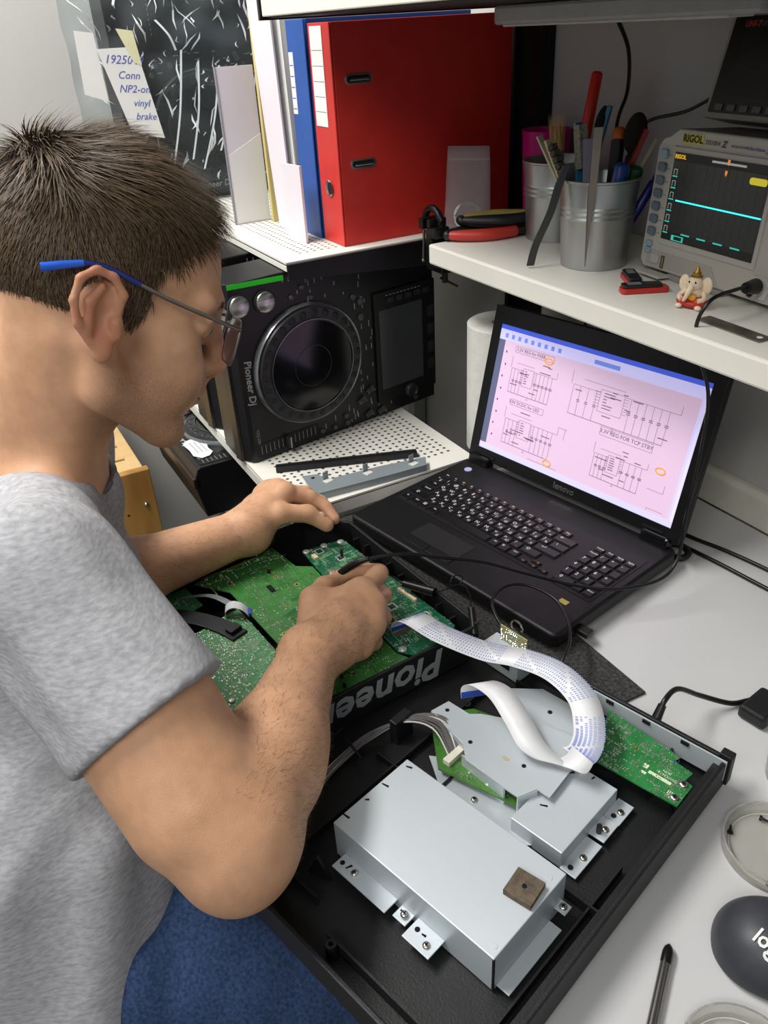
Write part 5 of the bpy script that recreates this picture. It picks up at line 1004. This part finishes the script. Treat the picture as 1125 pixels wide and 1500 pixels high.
def strand(p, n, fl, ln, lift, wd):
    pts = []; q = np.array(p); dirv = n*lift+fl*(1-lift); dirv /= np.linalg.norm(dirv)
    for k in range(5):
        pts.append(q.copy()); q = q+dirv*ln/4; dirv = dirv*.72+fl*.28-n*.07*k*.5; dirv /= np.linalg.norm(dirv)
        # stay outside the skull
        e_ = (q-np.array(cc))/np.array(cr); r_ = np.linalg.norm(e_)
        if r_ < 1.03: q = np.array(cc)+e_/r_*1.035*np.array(cr)
    sd = np.cross(dirv, n); sd /= np.linalg.norm(sd)+1e-9; o = len(HV)
    for k, q in enumerate(pts):
        w_ = wd*(1-.82*k/4); HV.append(hd(*(q-sd*w_/2))); HV.append(hd(*(q+sd*w_/2)))
    for k in range(4): HFc.append((o+2*k, o+2*k+1, o+2*k+3, o+2*k+2))
cnt_ = 0
while cnt_ < 15000:
    d = np.array([hr.gauss(0, 1) for _ in range(3)]); d /= np.linalg.norm(d); p = onhead(d)
    if p[2] < -.06 or not okhair((p[0]+hr.uniform(-.005, .005), p[1], p[2]+hr.uniform(-.005, .004))): continue
    cnt_ += 1
    n = d/np.array(cr)**1; n = np.array([(p[k]-cc[k])/cr[k]**2 for k in range(3)]); n /= np.linalg.norm(n)
    top = max(0, min(1, (p[2]-.07)/.04)); away = np.array(p)-wh; away /= np.linalg.norm(away)+1e-6
    fl = away*(.35+.5*top)+np.array((.75*top, -.1*top, 0))+np.array((.10, 0, -1.0))*(1-top)
    if p[0] < -.06: fl = fl*.6+np.array((0, 0, -.7))
    cl = math.sin(p[0]*70+p[1]*45)*.28+hr.gauss(0, .16); fl = fl-n*np.dot(fl, n); fl /= np.linalg.norm(fl)+1e-9; fl = fl+np.cross(n, fl)*cl; fl /= np.linalg.norm(fl)
    near = np.linalg.norm(np.array(p)-wh); ln = (.014+.030*top)*hr.uniform(.7, 1.15); lift = .30+.15*hr.random()+(.12 if near < .03 else 0)
    if p[2] < .02 and p[0] < 0: ln *= .75
    if p[0] > .06: ln = .030*hr.uniform(.7, 1.2); lift = .35
    strand(p, n, fl, ln, lift, hr.uniform(.0008, .0017))
hs = MB(); hs.v = [tuple(q) for q in HV]; hs.f = HFc
hm2 = pm('hair_strand', '3f3121', .5, 0, .35, 260, col2='69553f', spec=.3)
stuff(hs.build('hair', hm2, man, smooth=80))
# eyebrows
HV = []; HFc = []
for s in (-1, 1):
    for i in range(140):
        t_ = hr.random(); p = hd(.0985-.018*t_**2+hr.uniform(-.001, .001), s*(.014+.036*t_), .0315-.006*t_**2+hr.uniform(-.0035, .0035)); dv = HL*s*.8+HU*hr.uniform(-.1, .4)-HF*.4*t_; q = p+HF*.0015+dv*.008; o = len(HV); HV += [p-HU*.0004, p+HU*.0004, q]; HFc.append((o, o+1, o+2))
hs = MB(); hs.v = [tuple(q) for q in HV]; hs.f = HFc; stuff(hs.build('eyebrows', hm2, man))
# forearm hair
HV = []; HFc = []; me = body.data; nrm = np.empty(len(V)*3, np.float32); me.vertices.foreach_get('normal', nrm); nrm = nrm.reshape(-1, 3)
def armhair(a, b_, n_, t0, t1):
    ab = b_-a; t_ = ((V-a) @ ab)/(ab @ ab); dist = np.linalg.norm(V-a-t_[:, None]*ab, axis=1); c_ = np.where((t_ > t0) & (t_ < t1) & (dist < .06))[0]
    for i in np.random.choice(c_, n_):
        p = V[i]+nrm[i]*.0002; n = nrm[i]; g = ab/np.linalg.norm(ab)*.6+np.array((0, 0, -.5))+np.random.normal(0, .35, 3); g = g-n*(g @ n)*.8; g /= np.linalg.norm(g); q = p+g*np.random.uniform(.006, .012)+n*np.random.uniform(.001, .004); sd = np.cross(g, n)*.0001; o = len(HV); HV.extend([p-sd, p+sd, q]); HFc.append((o, o+1, o+2))
armhair(EL, WR, 2600, -.05, 1.25); armhair(ELL, WRL, 1200, .2, 1.1)
hs = MB(); hs.v = [tuple(q) for q in HV]; hs.f = HFc; stuff(hs.build('arm_hair', pm('arm_hair', '6b4c35', .6), man))
# finger nails
def nail(p, d, n, w_=.0085):
    d = Vector(d).normalized(); n = Vector(n); n = (n-d*n.dot(d)).normalized(); m = MB(frame(Vector(p), d, n.cross(d), n)); m.ell((0, 0, 0), (.006, w_/2, .0016), 12, 6); m.build('finger_nail', pm('nail', 'd0a58c', .3), man, smooth=80)
nail((.0760, -.0745, .8415), (.014, .019, -.017), (.5, -.45, .75), .011); nail((.2085, -.1195, .8475), (-.011, .019, -.006), (.45, -.2, .85), .010)
# ---------------------------------------------------------------- clothes
S = Field((-.17, -.74, .42), (.56, -.10, 1.17), .0034)
ax = NB-PEL; ax = ax/np.linalg.norm(ax); rv = np.array((.94, -.34, 0)); rv = rv-ax*(rv @ ax); rv /= np.linalg.norm(rv); dv_ = np.cross(ax, rv); TA = np.stack([rv, dv_, ax])
def at_(t_, r_=0, d_=0): return PEL+(NB-PEL)*t_+rv*r_+dv_*d_
S.ell(at_(.66, .01, -.015), TA, (.160, .098, .150), .03); S.ell(at_(.38, .01), TA, (.172, .128, .20), .05); S.ell(at_(.08, .01), TA, (.185, .145, .17), .05); S.cap(at_(.1, .03, .0), at_(-.22, .03, .02), .15, .16, .04); S.cap((.285, -.475, .72), (.355, -.480, .50), .120, .135, .05)
S.cap(NB-np.array((0, .015, .045)), SR, .052, .056, .03); S.cap(NB-np.array((0, .015, .045)), SL, .052, .056, .03)
S.cap(NB+np.array((.0, .022, -.050)), NB-np.array((0, .02, .06)), .040, .052, .03)
def sleeve(sh, el, ln, r0, r1):
    d_ = (el-sh)/np.linalg.norm(el-sh); c_ = sh+d_*ln; S.cap(sh, c_+d_*.03, r0, r1, .03, 1, (c_, d_))
    return c_, d_
cu, cd_ = sleeve(SR, EL, .140, .060, .071); sleeve(SL, ELL, .15, .062, .070)
# neck opening
S.cap(NB+np.array((.001, .0, -.010)), hd(-.02, 0, -.03), .059, .072, .006, -1)
# folds
gx = [S.lo[k]+S.h*np.arange(S.n[k]) for k in range(3)]; X, Y, Z_ = gx[0][:, None, None], gx[1][None, :, None], gx[2][None, None, :]
CM = np.clip(np.abs((X-cu[0])*cd_[0]+(Y-cu[1])*cd_[1]+(Z_-cu[2])*cd_[2])/.035, 0, 1)
S.a += CM*(.0045*np.sin(58*X+26*Y-20*Z_+2.5*np.sin(9*Z_+14*Y))*np.clip((1.0-Z_)/.2, 0, 1)+.003*np.sin(70*Z_+55*X+2*np.sin(30*Y))*np.clip((X-.30)/.05, 0, 1)*np.clip((Z_-.93)/.04, 0, 1)+.0016*np.sin(80*X-50*Y+60*Z_)).astype(np.float32)
V2, Q2 = S.mesh(2); del S
SHM = pm('tshirt_grey', '8f8f92', .9, 0, .3, 130, .35, 900, stretch=(1, 1, 3.5), col2='aeaeb1', spec=.15)
np_mesh('tshirt', V2, Q2, SHM, man)
# collar rib and sleeve hem stitching
nd = hd(-.02, 0, -.03)-NB; nd = nd/np.linalg.norm(nd); a1 = np.cross(nd, (0, 0, 1)); a1 /= np.linalg.norm(a1); a2 = np.cross(nd, a1)
m = MB(); ct = NB-nd*.006+np.array((.001, .000, 0))
m.tube([tuple(ct+a1*.0632*math.cos(q)+a2*.0632*math.sin(q)) for q in [2*math.pi*i/40 for i in range(41)]], .0042, 10); m.build('collar', pm('collar_grey', '6f6d70', .9, 0, .15, 200, .4, 900, spec=.15), man, smooth=60)
# jeans
J = Field((-.10, -.74, .06), (.72, .12, .80), .0055)
HR = np.array((.285, -.545, .595)); KR = np.array((.535, -.175, .60)); AR = np.array((.50, -.12, .10)); HLt = np.array((.10, -.47, .595)); KLt = np.array((.235, -.045, .60)); AL = np.array((.23, .0, .10))
for h_, k_, a_ in ((HR, KR, AR), (HLt, KLt, AL)):
    J.cap(h_, k_, .098, .070, .03); J.cap(k_, a_, .068, .050, .03); J.cap(h_+np.array((.02, .03, 0)), h_+(k_-h_)*.5, .094, .090, .03)
J.cap(HR-np.array((0, .03, .0)), HLt-np.array((0, .03, 0)), .11, .11, .04); J.cap(PEL, PEL+np.array((0, 0, .10)), .12, .12, .05)
gx = [J.lo[k]+J.h*np.arange(J.n[k]) for k in range(3)]; X, Y, Z_ = gx[0][:, None, None], gx[1][None, :, None], gx[2][None, None, :]
J.a += (.0055*np.sin(45*X-48*Y+30*Z_+2.5*np.sin(16*Y+9*X))+.002*np.sin(110*X+70*Y)).astype(np.float32)
V3, Q3 = J.mesh(2); del J
np_mesh('jeans', V3, Q3, pm('denim', '22324f', .9, 0, .35, 300, .5, 1200, col2='3a4d70', spec=.2), man)
for a_ in (AR, AL):
    m = MB(); m.ell((a_[0]+.02, a_[1]+.06, .045), (.048, .13, .045), 20, 12, None); sh = m.build('shoe', pm('shoe_dark', '2a2a2c', .6), man, smooth=60); sh.data.transform(Matrix.Identity(4))
    MB().prism([(a_[0]+.02+.05*math.cos(q), a_[1]+.06+.135*math.sin(q)) for q in [i*math.pi/12 for i in range(24)]], 0, .018).build('shoe_sole', pm('sole', 'bdbab4', .7), man)
# stool under him
st = thing('stool', 'round black stool that the man sits on', 'stool', (.19, -.53, 0))
MB().lathe([(.15, .44), (.165, .45), (.165, .475), (.15, .485), (.0001, .487)], 32).build('seat', BLACKP, st, smooth=40); MB().cyl((0, 0, .05), (0, 0, .445), .025).build('post', BLACKM, st)
for i in range(5): a = 2*math.pi*i/5; MB().cyl((0, 0, .06), (.24*math.cos(a), .24*math.sin(a), .02), .018, .012).build('leg', BLACKM, st); 
# glasses
gl = bpy.data.objects.new('glasses', None); COL.objects.link(gl); gl.parent = man
GM = pm('frame_grey', '77706c', .3, .8, .05, 60); GB = pm('temple_blue', '1b2a6e', .3); GT = pm('tip_blue', '2a5fd0', .25)
for s in (-1, 1):
    rim_ = []
    for q in rrect(-.0265, -.0265, .0265, .0150, .012, 5): lx = q[0]; rim_.append(hd(.1115-.25*max(0, .026+lx)**2, s*(.038+lx*1.05), .009+q[1]))
    rim_ = [tuple(q) for q in rim_]; m = MB(); m.tube(rim_+rim_[:1], .0011, 8); m.build('rim', GM, gl, smooth=60)
    m = MB(); m.v = rim_[:]; m.f = [tuple(range(len(rim_)))]; m.build('lens', pm('lens_glass', 'e6e8f4', .02, 0, .01, 5, trans=1, ior=1.3, spec=.9), gl, thick=.0016)
    hp = hd(.1105, s*.0655, .017); m = MB(); pts = [hp, hd(.098, s*.0715, .0185), hd(.045, s*.0785, .0255), hd(.018, s*.0815, .031)]; m.tube([tuple(q) for q in spline([tuple(q) for q in pts], 6)], .0019, 8); m.build('temple_arm', GM, gl, smooth=60)
    m = MB(); pts = [hd(.018, s*.0815, .031), hd(-.012, s*.0825, .0365), hd(-.030, s*.0835, .034)]; m.tube([tuple(q) for q in spline([tuple(q) for q in pts], 6)], .0024, 8); m.build('temple_sleeve', GB, gl, smooth=60)
    m = MB(); pts = [hd(-.028, s*.0835, .0345), hd(-.042, s*.085, .029), hd(-.058, s*.086, .022)]; m.tube([tuple(q) for q in spline([tuple(q) for q in pts], 6)], [.0028+.001*i/12 for i in range(13)], 8); m.build('temple_tip', GT, gl, smooth=60)
m = MB(); m.tube([tuple(q) for q in spline([tuple(hd(.1112, -.0105, .014)), tuple(hd(.113, 0, .017)), tuple(hd(.1112, .0105, .014))], 5)], .0013, 8); m.build('bridge', GM, gl, smooth=60)
# ================================================================ loose things on desk and shelf
rl = thing('paper_roll', 'white paper towel roll standing behind the laptop', 'paper roll', (-.108, .350, .7505))
m = MB(); m.lathe([(.060, 0), (.060, .215), (.058, .2165), (.021, .2165), (.020, .215), (.020, .02), (.0001, .02)], 48, cap=False); m.build('roll', pm('towel_paper', 'd2d2cb', .85, 0, .05, 60, .9, 90), rl, smooth=40)
m = MB(); m.lathe([(.020, 0), (.020, .214), (.0185, .214), (.0185, 0)], 32, cap=False); m.build('core', pm('towel_core', 'a9a496', .85), rl, smooth=40)
m = MB(); d_ = Vector((.082, .216, 0)); a_ = math.atan2(d_.y, d_.x); bt = thing('black_trim_bar', 'slim black plastic trim bar lying on the perforated shelf', 'trim bar', (-.19, -.036, .7755), a_)
MB().box((.115, 0, .0045), (.231, .014, .009)).build('bar', BLACKP, bt, bevel=.001); MB().box((.115, .002, .0094), (.225, .006, .001)).build('groove', DARKHOLE, bt)
for i in range(5): MB().box((.03+i*.045, .0075, .004), (.004, .003, .003)).build('tab', BLACKP, bt)
zk = thing('zinc_bracket', 'grey folded sheet metal bracket lying beside the laptop', 'bracket', (0, 0, .7755))
m = MB(); m.prism([(-.132, -.016), (-.068, -.022), (-.0575, .10), (-.054, .165), (-.078, .178), (-.092, .10), (-.100, .012), (-.124, .008)], .010, .0114); m.build('plate', pm('zinc_grey', '8d9699', .5, .4, .05, 20), zk, bevel=.0004)
m = MB(); m.prism([(-.068, -.022), (-.0575, .10), (-.054, .165), (-.0555, .165), (-.059, .10), (-.0695, -.022)], 0, .0105); m.build('folded_edge', MATS['zinc_grey'], zk)
for x, y, rz in ((-.095, .012, .3), (-.082, .075, .3), (-.068, .150, .3)): 
    MB().box((x, y, .0117), (.010, .014, .0006), rz).build('cutout', pm('cutout_pale', 'c9c8c0', .5), zk); MB().box((x-.008, y, .017), (.0014, .010, .013), rz).build('bent_tab', MATS['zinc_grey'], zk)
MB().cyl((-.116, -.004, .0112), (-.116, -.004, .0118), .003).build('hole', DARKHOLE, zk)
# mouse
ms = thing('computer_mouse', 'dark grey computer mouse at the right edge of the desk', 'mouse', (.738, .006, .7505), math.radians(38))
m = MB(); N1, N2 = 28, 10; 
def msurf(u, v):
    a = 2*math.pi*u; r = math.sin(v*math.pi/2); ca, sa = math.cos(a), math.sin(a); x = .058*r*(abs(ca)**.85)*(1 if ca > 0 else -1); y = .039*r*(abs(sa)**.85)*(1 if sa > 0 else -1)*(1-.12*x/.058); h = .038*(max(0, 1-r**2.6))**.55*(1-.18*x/.058-.12*(x/.058)**2); return (x, y, .004+h)
for j in range(1, N2+1):
    for i in range(N1): m.v.append(msurf(i/N1, j/N2))
m.v.append(msurf(0, 0.0001)); top_ = len(m.v)-1
for i in range(N1): m.f.append((top_, i, (i+1) % N1))
for j in range(N2-1):
    for i in range(N1): k_ = (i+1) % N1; m.f.append((j*N1+i, (j+1)*N1+i, (j+1)*N1+k_, j*N1+k_))
m.v += [(x, y, .001) for x, y, z in m.v[(N2-1)*N1:N2*N1]]; b0 = len(m.v)-N1
for i in range(N1): k_ = (i+1) % N1; m.f.append(((N2-1)*N1+i, b0+i, b0+k_, (N2-1)*N1+k_))
m.f.append(tuple(b0+i for i in range(N1))[::-1]); m.build('shell', pm('mouse_grey', '34363b', .45, 0, .12, 60, .1, 800), ms, smooth=60, sub=1)
MB().cyl((.036, 0, .026), (.036, .006, .026), .010).build('scroll_wheel', BLACKP, ms)
def mh(x, y):
    p_ = 2/.85; k_ = 1-.12*x/.058; r_ = min(.999, ((abs(x)/.058)**p_+(abs(y)/(.039*k_))**p_)**(1/p_)); return .004+.038*(max(0, 1-r_**2.6))**.55*(1-.18*x/.058-.12*(x/.058)**2)
lg = text_mesh([('logi', .015, TR(-.0215, -.018, 0, math.radians(-38+5)), 0, .0003)], .0001); lg.v = [(x, y, mh(x, y)+.0008+z) for x, y, z in lg.v]; lg.build('logi_logo', WPRINT, ms)
# petri dishes with screws
CLR = pm('dish_clear', 'e9e8e2', .12, 0, .02, 20, trans=.85, ior=1.2, spec=.6)
def dish(loc, r, label): 
    t = thing('petri_dish', label, 'dish', loc, group='round clear dishes on the desk')
    m = MB(); m.lathe([(.0001, 0), (r, 0), (r, .011), (r-.0012, .0115), (r-.002, .011), (r-.002, .0015), (.0001, .0015)], 56, cap=False); m.build('dish', CLR, t, smooth=35)
    m = MB(); m.lathe([(r-.006, .0018), (r-.0064, .0022), (r-.0068, .0018)], 48, cap=False); m.build('inner_ring', pm('dish_ring', 'd7d4cc', .3), t, smooth=35); return t
dish((.668, .077, .7505), .044, 'clear round dish holding small black screws beside the mouse'); dish((.634, .170, .7505), .040, 'clear round dish with a black part at right edge'); dish((.772, -.088, .7505), .042, 'clear round dish at the bottom edge below the mouse')
def bscrew(x, y, rz, label):
    t = thing('small_screw', label, 'screw', (x, y, .7548), rz, 'black screws in the dish')
    MB().cyl((0, 0, .0006), (.006, 0, .0006), .0012, .0009, 10).build('shank', BLACKM, t); MB().cyl((-.0022, 0, .0006), (0, 0, .0006), .0026, .0022, 12).build('head', BLACKM, t)
bscrew(.642, .092, .4, 'black screw at the far rim of the round dish'); bscrew(.636, .058, 2.2, 'black screw at the left rim of the round dish'); bscrew(.688, .045, 1.5, 'black screw at the near rim of the round dish')
bp_ = thing('rubber_plug', 'ribbed black rubber plug lying in the right edge dish', 'plug', (.630, .157, .7522), .9)
for i in range(4): MB().cyl((-.012, -.006+i*.004, .004), (.012, -.006+i*.004, .004), .0024).build('rib', BLACKP, bp_)
# precision screwdriver
sd_ = Vector((.034, -.051, 0)).normalized(); t = thing('screwdriver', 'steel shafted screwdriver lying at the bottom edge', 'screwdriver', (.685, -.067, .7508), math.atan2(sd_.y, sd_.x))
m = MB(); m.cyl((.012, 0, .004), (.075, 0, .004), .0040, .0040, 16); m.build('shaft', pm('driver_steel', '8a8785', .25, .9), t, smooth=40); m = MB(); m.lathe([(.0012, -.003), (.0034, 0), (.0042, .004), (.0042, .012), (.0038, .014)], 16, Matrix.Rotation(math.pi/2, 4, 'Y') @ Matrix.Identity(4)); o = m.build('tip', BLACKM, t, smooth=40); o.location = (0, 0, .0042)
MB().cyl((.075, 0, .008), (.15, 0, .008), .0075, .0085, 12).build('handle', BLACKP, t, smooth=40)
# cables
CAB = pm('cable_black', '101011', .35, 0, .1, 60)
def cable(label, pts, r=.002, name='cable', extra=None):
    t = thing(name, label, 'cable', pts[0]); o = Vector(pts[0]); m = MB(); m.tube([q-o for q in spline(pts, 10)], r, 8); m.build('cord', CAB, t, smooth=60)
    return t, o
t, o = cable('black cord leaving the tray rear wall towards a plug on the desk', [(.524, .078, .789), (.521, .088, .803), (.515, .112, .800), (.517, .146, .775), (.530, .180, .757), (.536, .205, .7535), (.548, .235, .754), (.56, .28, .754)], .0028)
MB().cyl((.526-o.x, .070-o.y, .779-o.z), (.522-o.x, .084-o.y, .799-o.z), .0055, .004).build('strain_relief', CAB, t)
MB().box((.553-o.x, .200-o.y, .759-o.z), (.03, .045, .016), .15).build('plug', BLACKP, t, bevel=.004)
cable('upper of two black cords lying behind the laptop near the wall', [(.20, .385, .7535), (.274, .388, .7535), (.33, .402, .7535), (.39, .412, .7535), (.5, .425, .7535), (.7, .43, .7535)], .0028)
cable('lower of two black cords lying behind the laptop near the wall', [(.20, .362, .7535), (.289, .365, .7535), (.35, .372, .7535), (.416, .378, .7535), (.52, .39, .7535), (.7, .40, .7535)], .0028)
t, o = cable('black power plug loop at the right rear corner of laptop', [(.282, .338, .762), (.297, .352, .762), (.313, .350, .759), (.314, .336, .757), (.302, .330, .756)], .0045, 'power_plug')
cable('thin black cord hanging from the lamp bar', [(.079, .36, 1.374), (.060, .40, 1.34), (.0, .462, 1.29), (-.028, .475, 1.245), (-.03, .478, 1.16), (-.03, .478, 1.104)], .0025)
cable('black cord curving from the bench meter down behind the cans', [(.168, .462, 1.30), (.11, .462, 1.272), (.05, .462, 1.258), (.025, .462, 1.240), (.012, .462, 1.20), (.008, .462, 1.104)], .0022)
for x, y, lb in ((.006, .41, 'black cord dropping below the wall shelf, left one'), (.15, .43, 'black cord dropping below the wall shelf, right one')): cable(lb, [(x, y, 1.069), (x, y+.004, 1.0), (x+.003, y+.01, .92), (x+.002, y, .84), (x, y, .754)], .002)
# oscilloscope probe with its lead
pbm = thing('probe', 'black oscilloscope probe held in the fingers with its long lead', 'probe', (.209, -.113, .836)); o = Vector((.209, -.113, .836))
Lp = lambda pts: [Vector(q)-o for q in pts]
m = MB(); m.tube(Lp([(.196, -.128, .805), (.202, -.120, .822), (.209, -.113, .838)]), [.0006, .0012, .004], 10); m.build('tip', pm('probe_white', 'd9d8d4', .4), pbm, smooth=60)
m = MB(); m.tube(Lp(spline([(.206, -.116, .840), (.214, -.106, .852), (.222, -.094, .862), (.228, -.083, .866)], 5)), [.0042, .0044, .0045, .0046, .0046, .0046, .0046, .0045, .0044, .0043, .0042, .0040, .0038, .0036, .0034, .0030], 12); m.build('grip', CAB, pbm, smooth=60)
m = MB(); m.tube(Lp(spline([(.228, -.083, .866), (.240, -.045, .865), (.252, -.006, .853), (.272, .045, .838), (.292, .085, .820), (.325, .145, .796), (.350, .190, .7885), (.366, .240, .793), (.362, .270, .812), (.356, .279, .86), (.354, .288, .95), (.352, .285, 1.02), (.348, .255, 1.09), (.352, .262, 1.125), (.352, .300, 1.131), (.349, .328, 1.128)], 8)), .0021, 8); m.build('lead', CAB, pbm, smooth=60)
MB().cyl(Vector((.350, .318, 1.129))-o, Vector((.3465, .337, 1.1265))-o, .006, .0085).build('bnc_plug', CAB, pbm)
m = MB(); m.cyl(Vector((.222, -.036, .8075))-o, Vector((.262, -.017, .812))-o, .0048, .0058, 14); m.build('ground_clip', CAB, pbm, smooth=50)
m = MB(); m.tube(Lp(spline([(.222, -.080, .858), (.214, -.058, .830), (.212, -.042, .812), (.222, -.036, .8078)], 6)), .0012, 6); m.build('ground_lead', CAB, pbm, smooth=60)
m = MB(); m.tube(Lp(spline([(.262, -.017, .812), (.275, -.005, .822), (.284, .004, .830), (.279, .010, .836), (.270, .004, .832), (.276, -.004, .826), (.292, .002, .834), (.306, .002, .830), (.318, -.004, .820)], 6)), .0008, 6); m.build('clip_wire', CAB, pbm, smooth=60)
m = MB(); m.cyl(Vector((.318, -.004, .822))-o, Vector((.336, -.012, .800))-o, .0040, .0046, 14); m.build('hook_clip', CAB, pbm, smooth=50)
cable('black cord arching from the bracket board over the laptop corner', [(.352, .020, .800), (.330, .022, .806), (.305, .035, .808), (.290, .065, .806), (.300, .092, .802), (.333, .106, .796), (.372, .092, .795), (.398, .072, .795), (.412, .052, .792), (.422, .036, .782)], .0019)
# ================================================================ slatted pine bench and dark cases at the left
PINE = pm('pine', 'c2a06a', .6, 0, .12, 22, .1, 80, stretch=(1, .12, 1), col2='d2b380'); PINED = pm('pine_grain', '94682f', .55, 0, .3, 26, .1, 80, stretch=(1, .9, .16), col2='bb9150', detail=1)
be = thing('slatted_bench', 'pine bench with slatted top and bolted leg plank behind the man', 'bench', (0, 0, 0))
for i in range(6): MB().box((-.668-i*.072, -.36, .612), (.062, .34, .018)).build('slat', PINE, be, bevel=.002)
MB().box((-.85, -.182, .606), (.42, .024, .034)).build('edge_rail', PINE, be, bevel=.002); MB().box((-.85, -.54, .606), (.42, .024, .034)).build('edge_rail', PINE, be, bevel=.002)
for x, y in ((-.626, -.207), (-.626, -.50), (-1.05, -.207), (-1.05, -.50)): MB().box((x, y, .314), (.020, .088, .628)).build('leg_plank', PINED, be, bevel=.002)
m = MB(); m.lathe([(.005, 0), (.005, .002), (.003, .005), (.0001, .006)], 14, frame((-.616, -.185, .55), (0, 1, 0), (0, 0, 1), (1, 0, 0))); m.build('bolt', SCREW, be, smooth=40); MB().cyl((-.6162, -.225, .535), (-.6155, -.225, .535), .0025).build('knot', DARKHOLE, be)
cs_ = thing('equipment_case', 'low black equipment case under the flat media player', 'case', (-.55, -.06, 0), math.radians(8))
MB().box((0, 0, .22), (.12, .17, .44)).build('case_body', BLACKP, cs_, bevel=.004); MB().box((-.03, -.02, .442), (.04, .09, .004)).build('label_recess', pm('recess', '2a2a2b', .4), cs_, bevel=.001); MB().box((.025, -.03, .442), (.04, .08, .004)).build('handle_plate', DGREY, cs_, bevel=.001)
m = MB(); G = {}; r = random.Random(3)
for i in range(15):
    for j in range(13): u, v = i/14, j/12; G[i, j] = len(m.v); m.v.append((-.61+u*.14+r.uniform(-.004, .004), -.10+v*.15+r.uniform(-.004, .004), .450+.05*math.sin(math.pi*u)*math.sin(math.pi*v)+.018*math.sin(u*17+v*5)*math.sin(math.pi*v)+r.uniform(0, .012)*math.sin(math.pi*u)))
for i in range(14):
    for j in range(12): m.f.append((G[i, j], G[i+1, j], G[i+1, j+1], G[i, j+1]))
tag(m.build('plastic_bag', PLAST, smooth=30, thick=.0006), 'crumpled clear plastic bag lying on the black equipment case', 'bag')
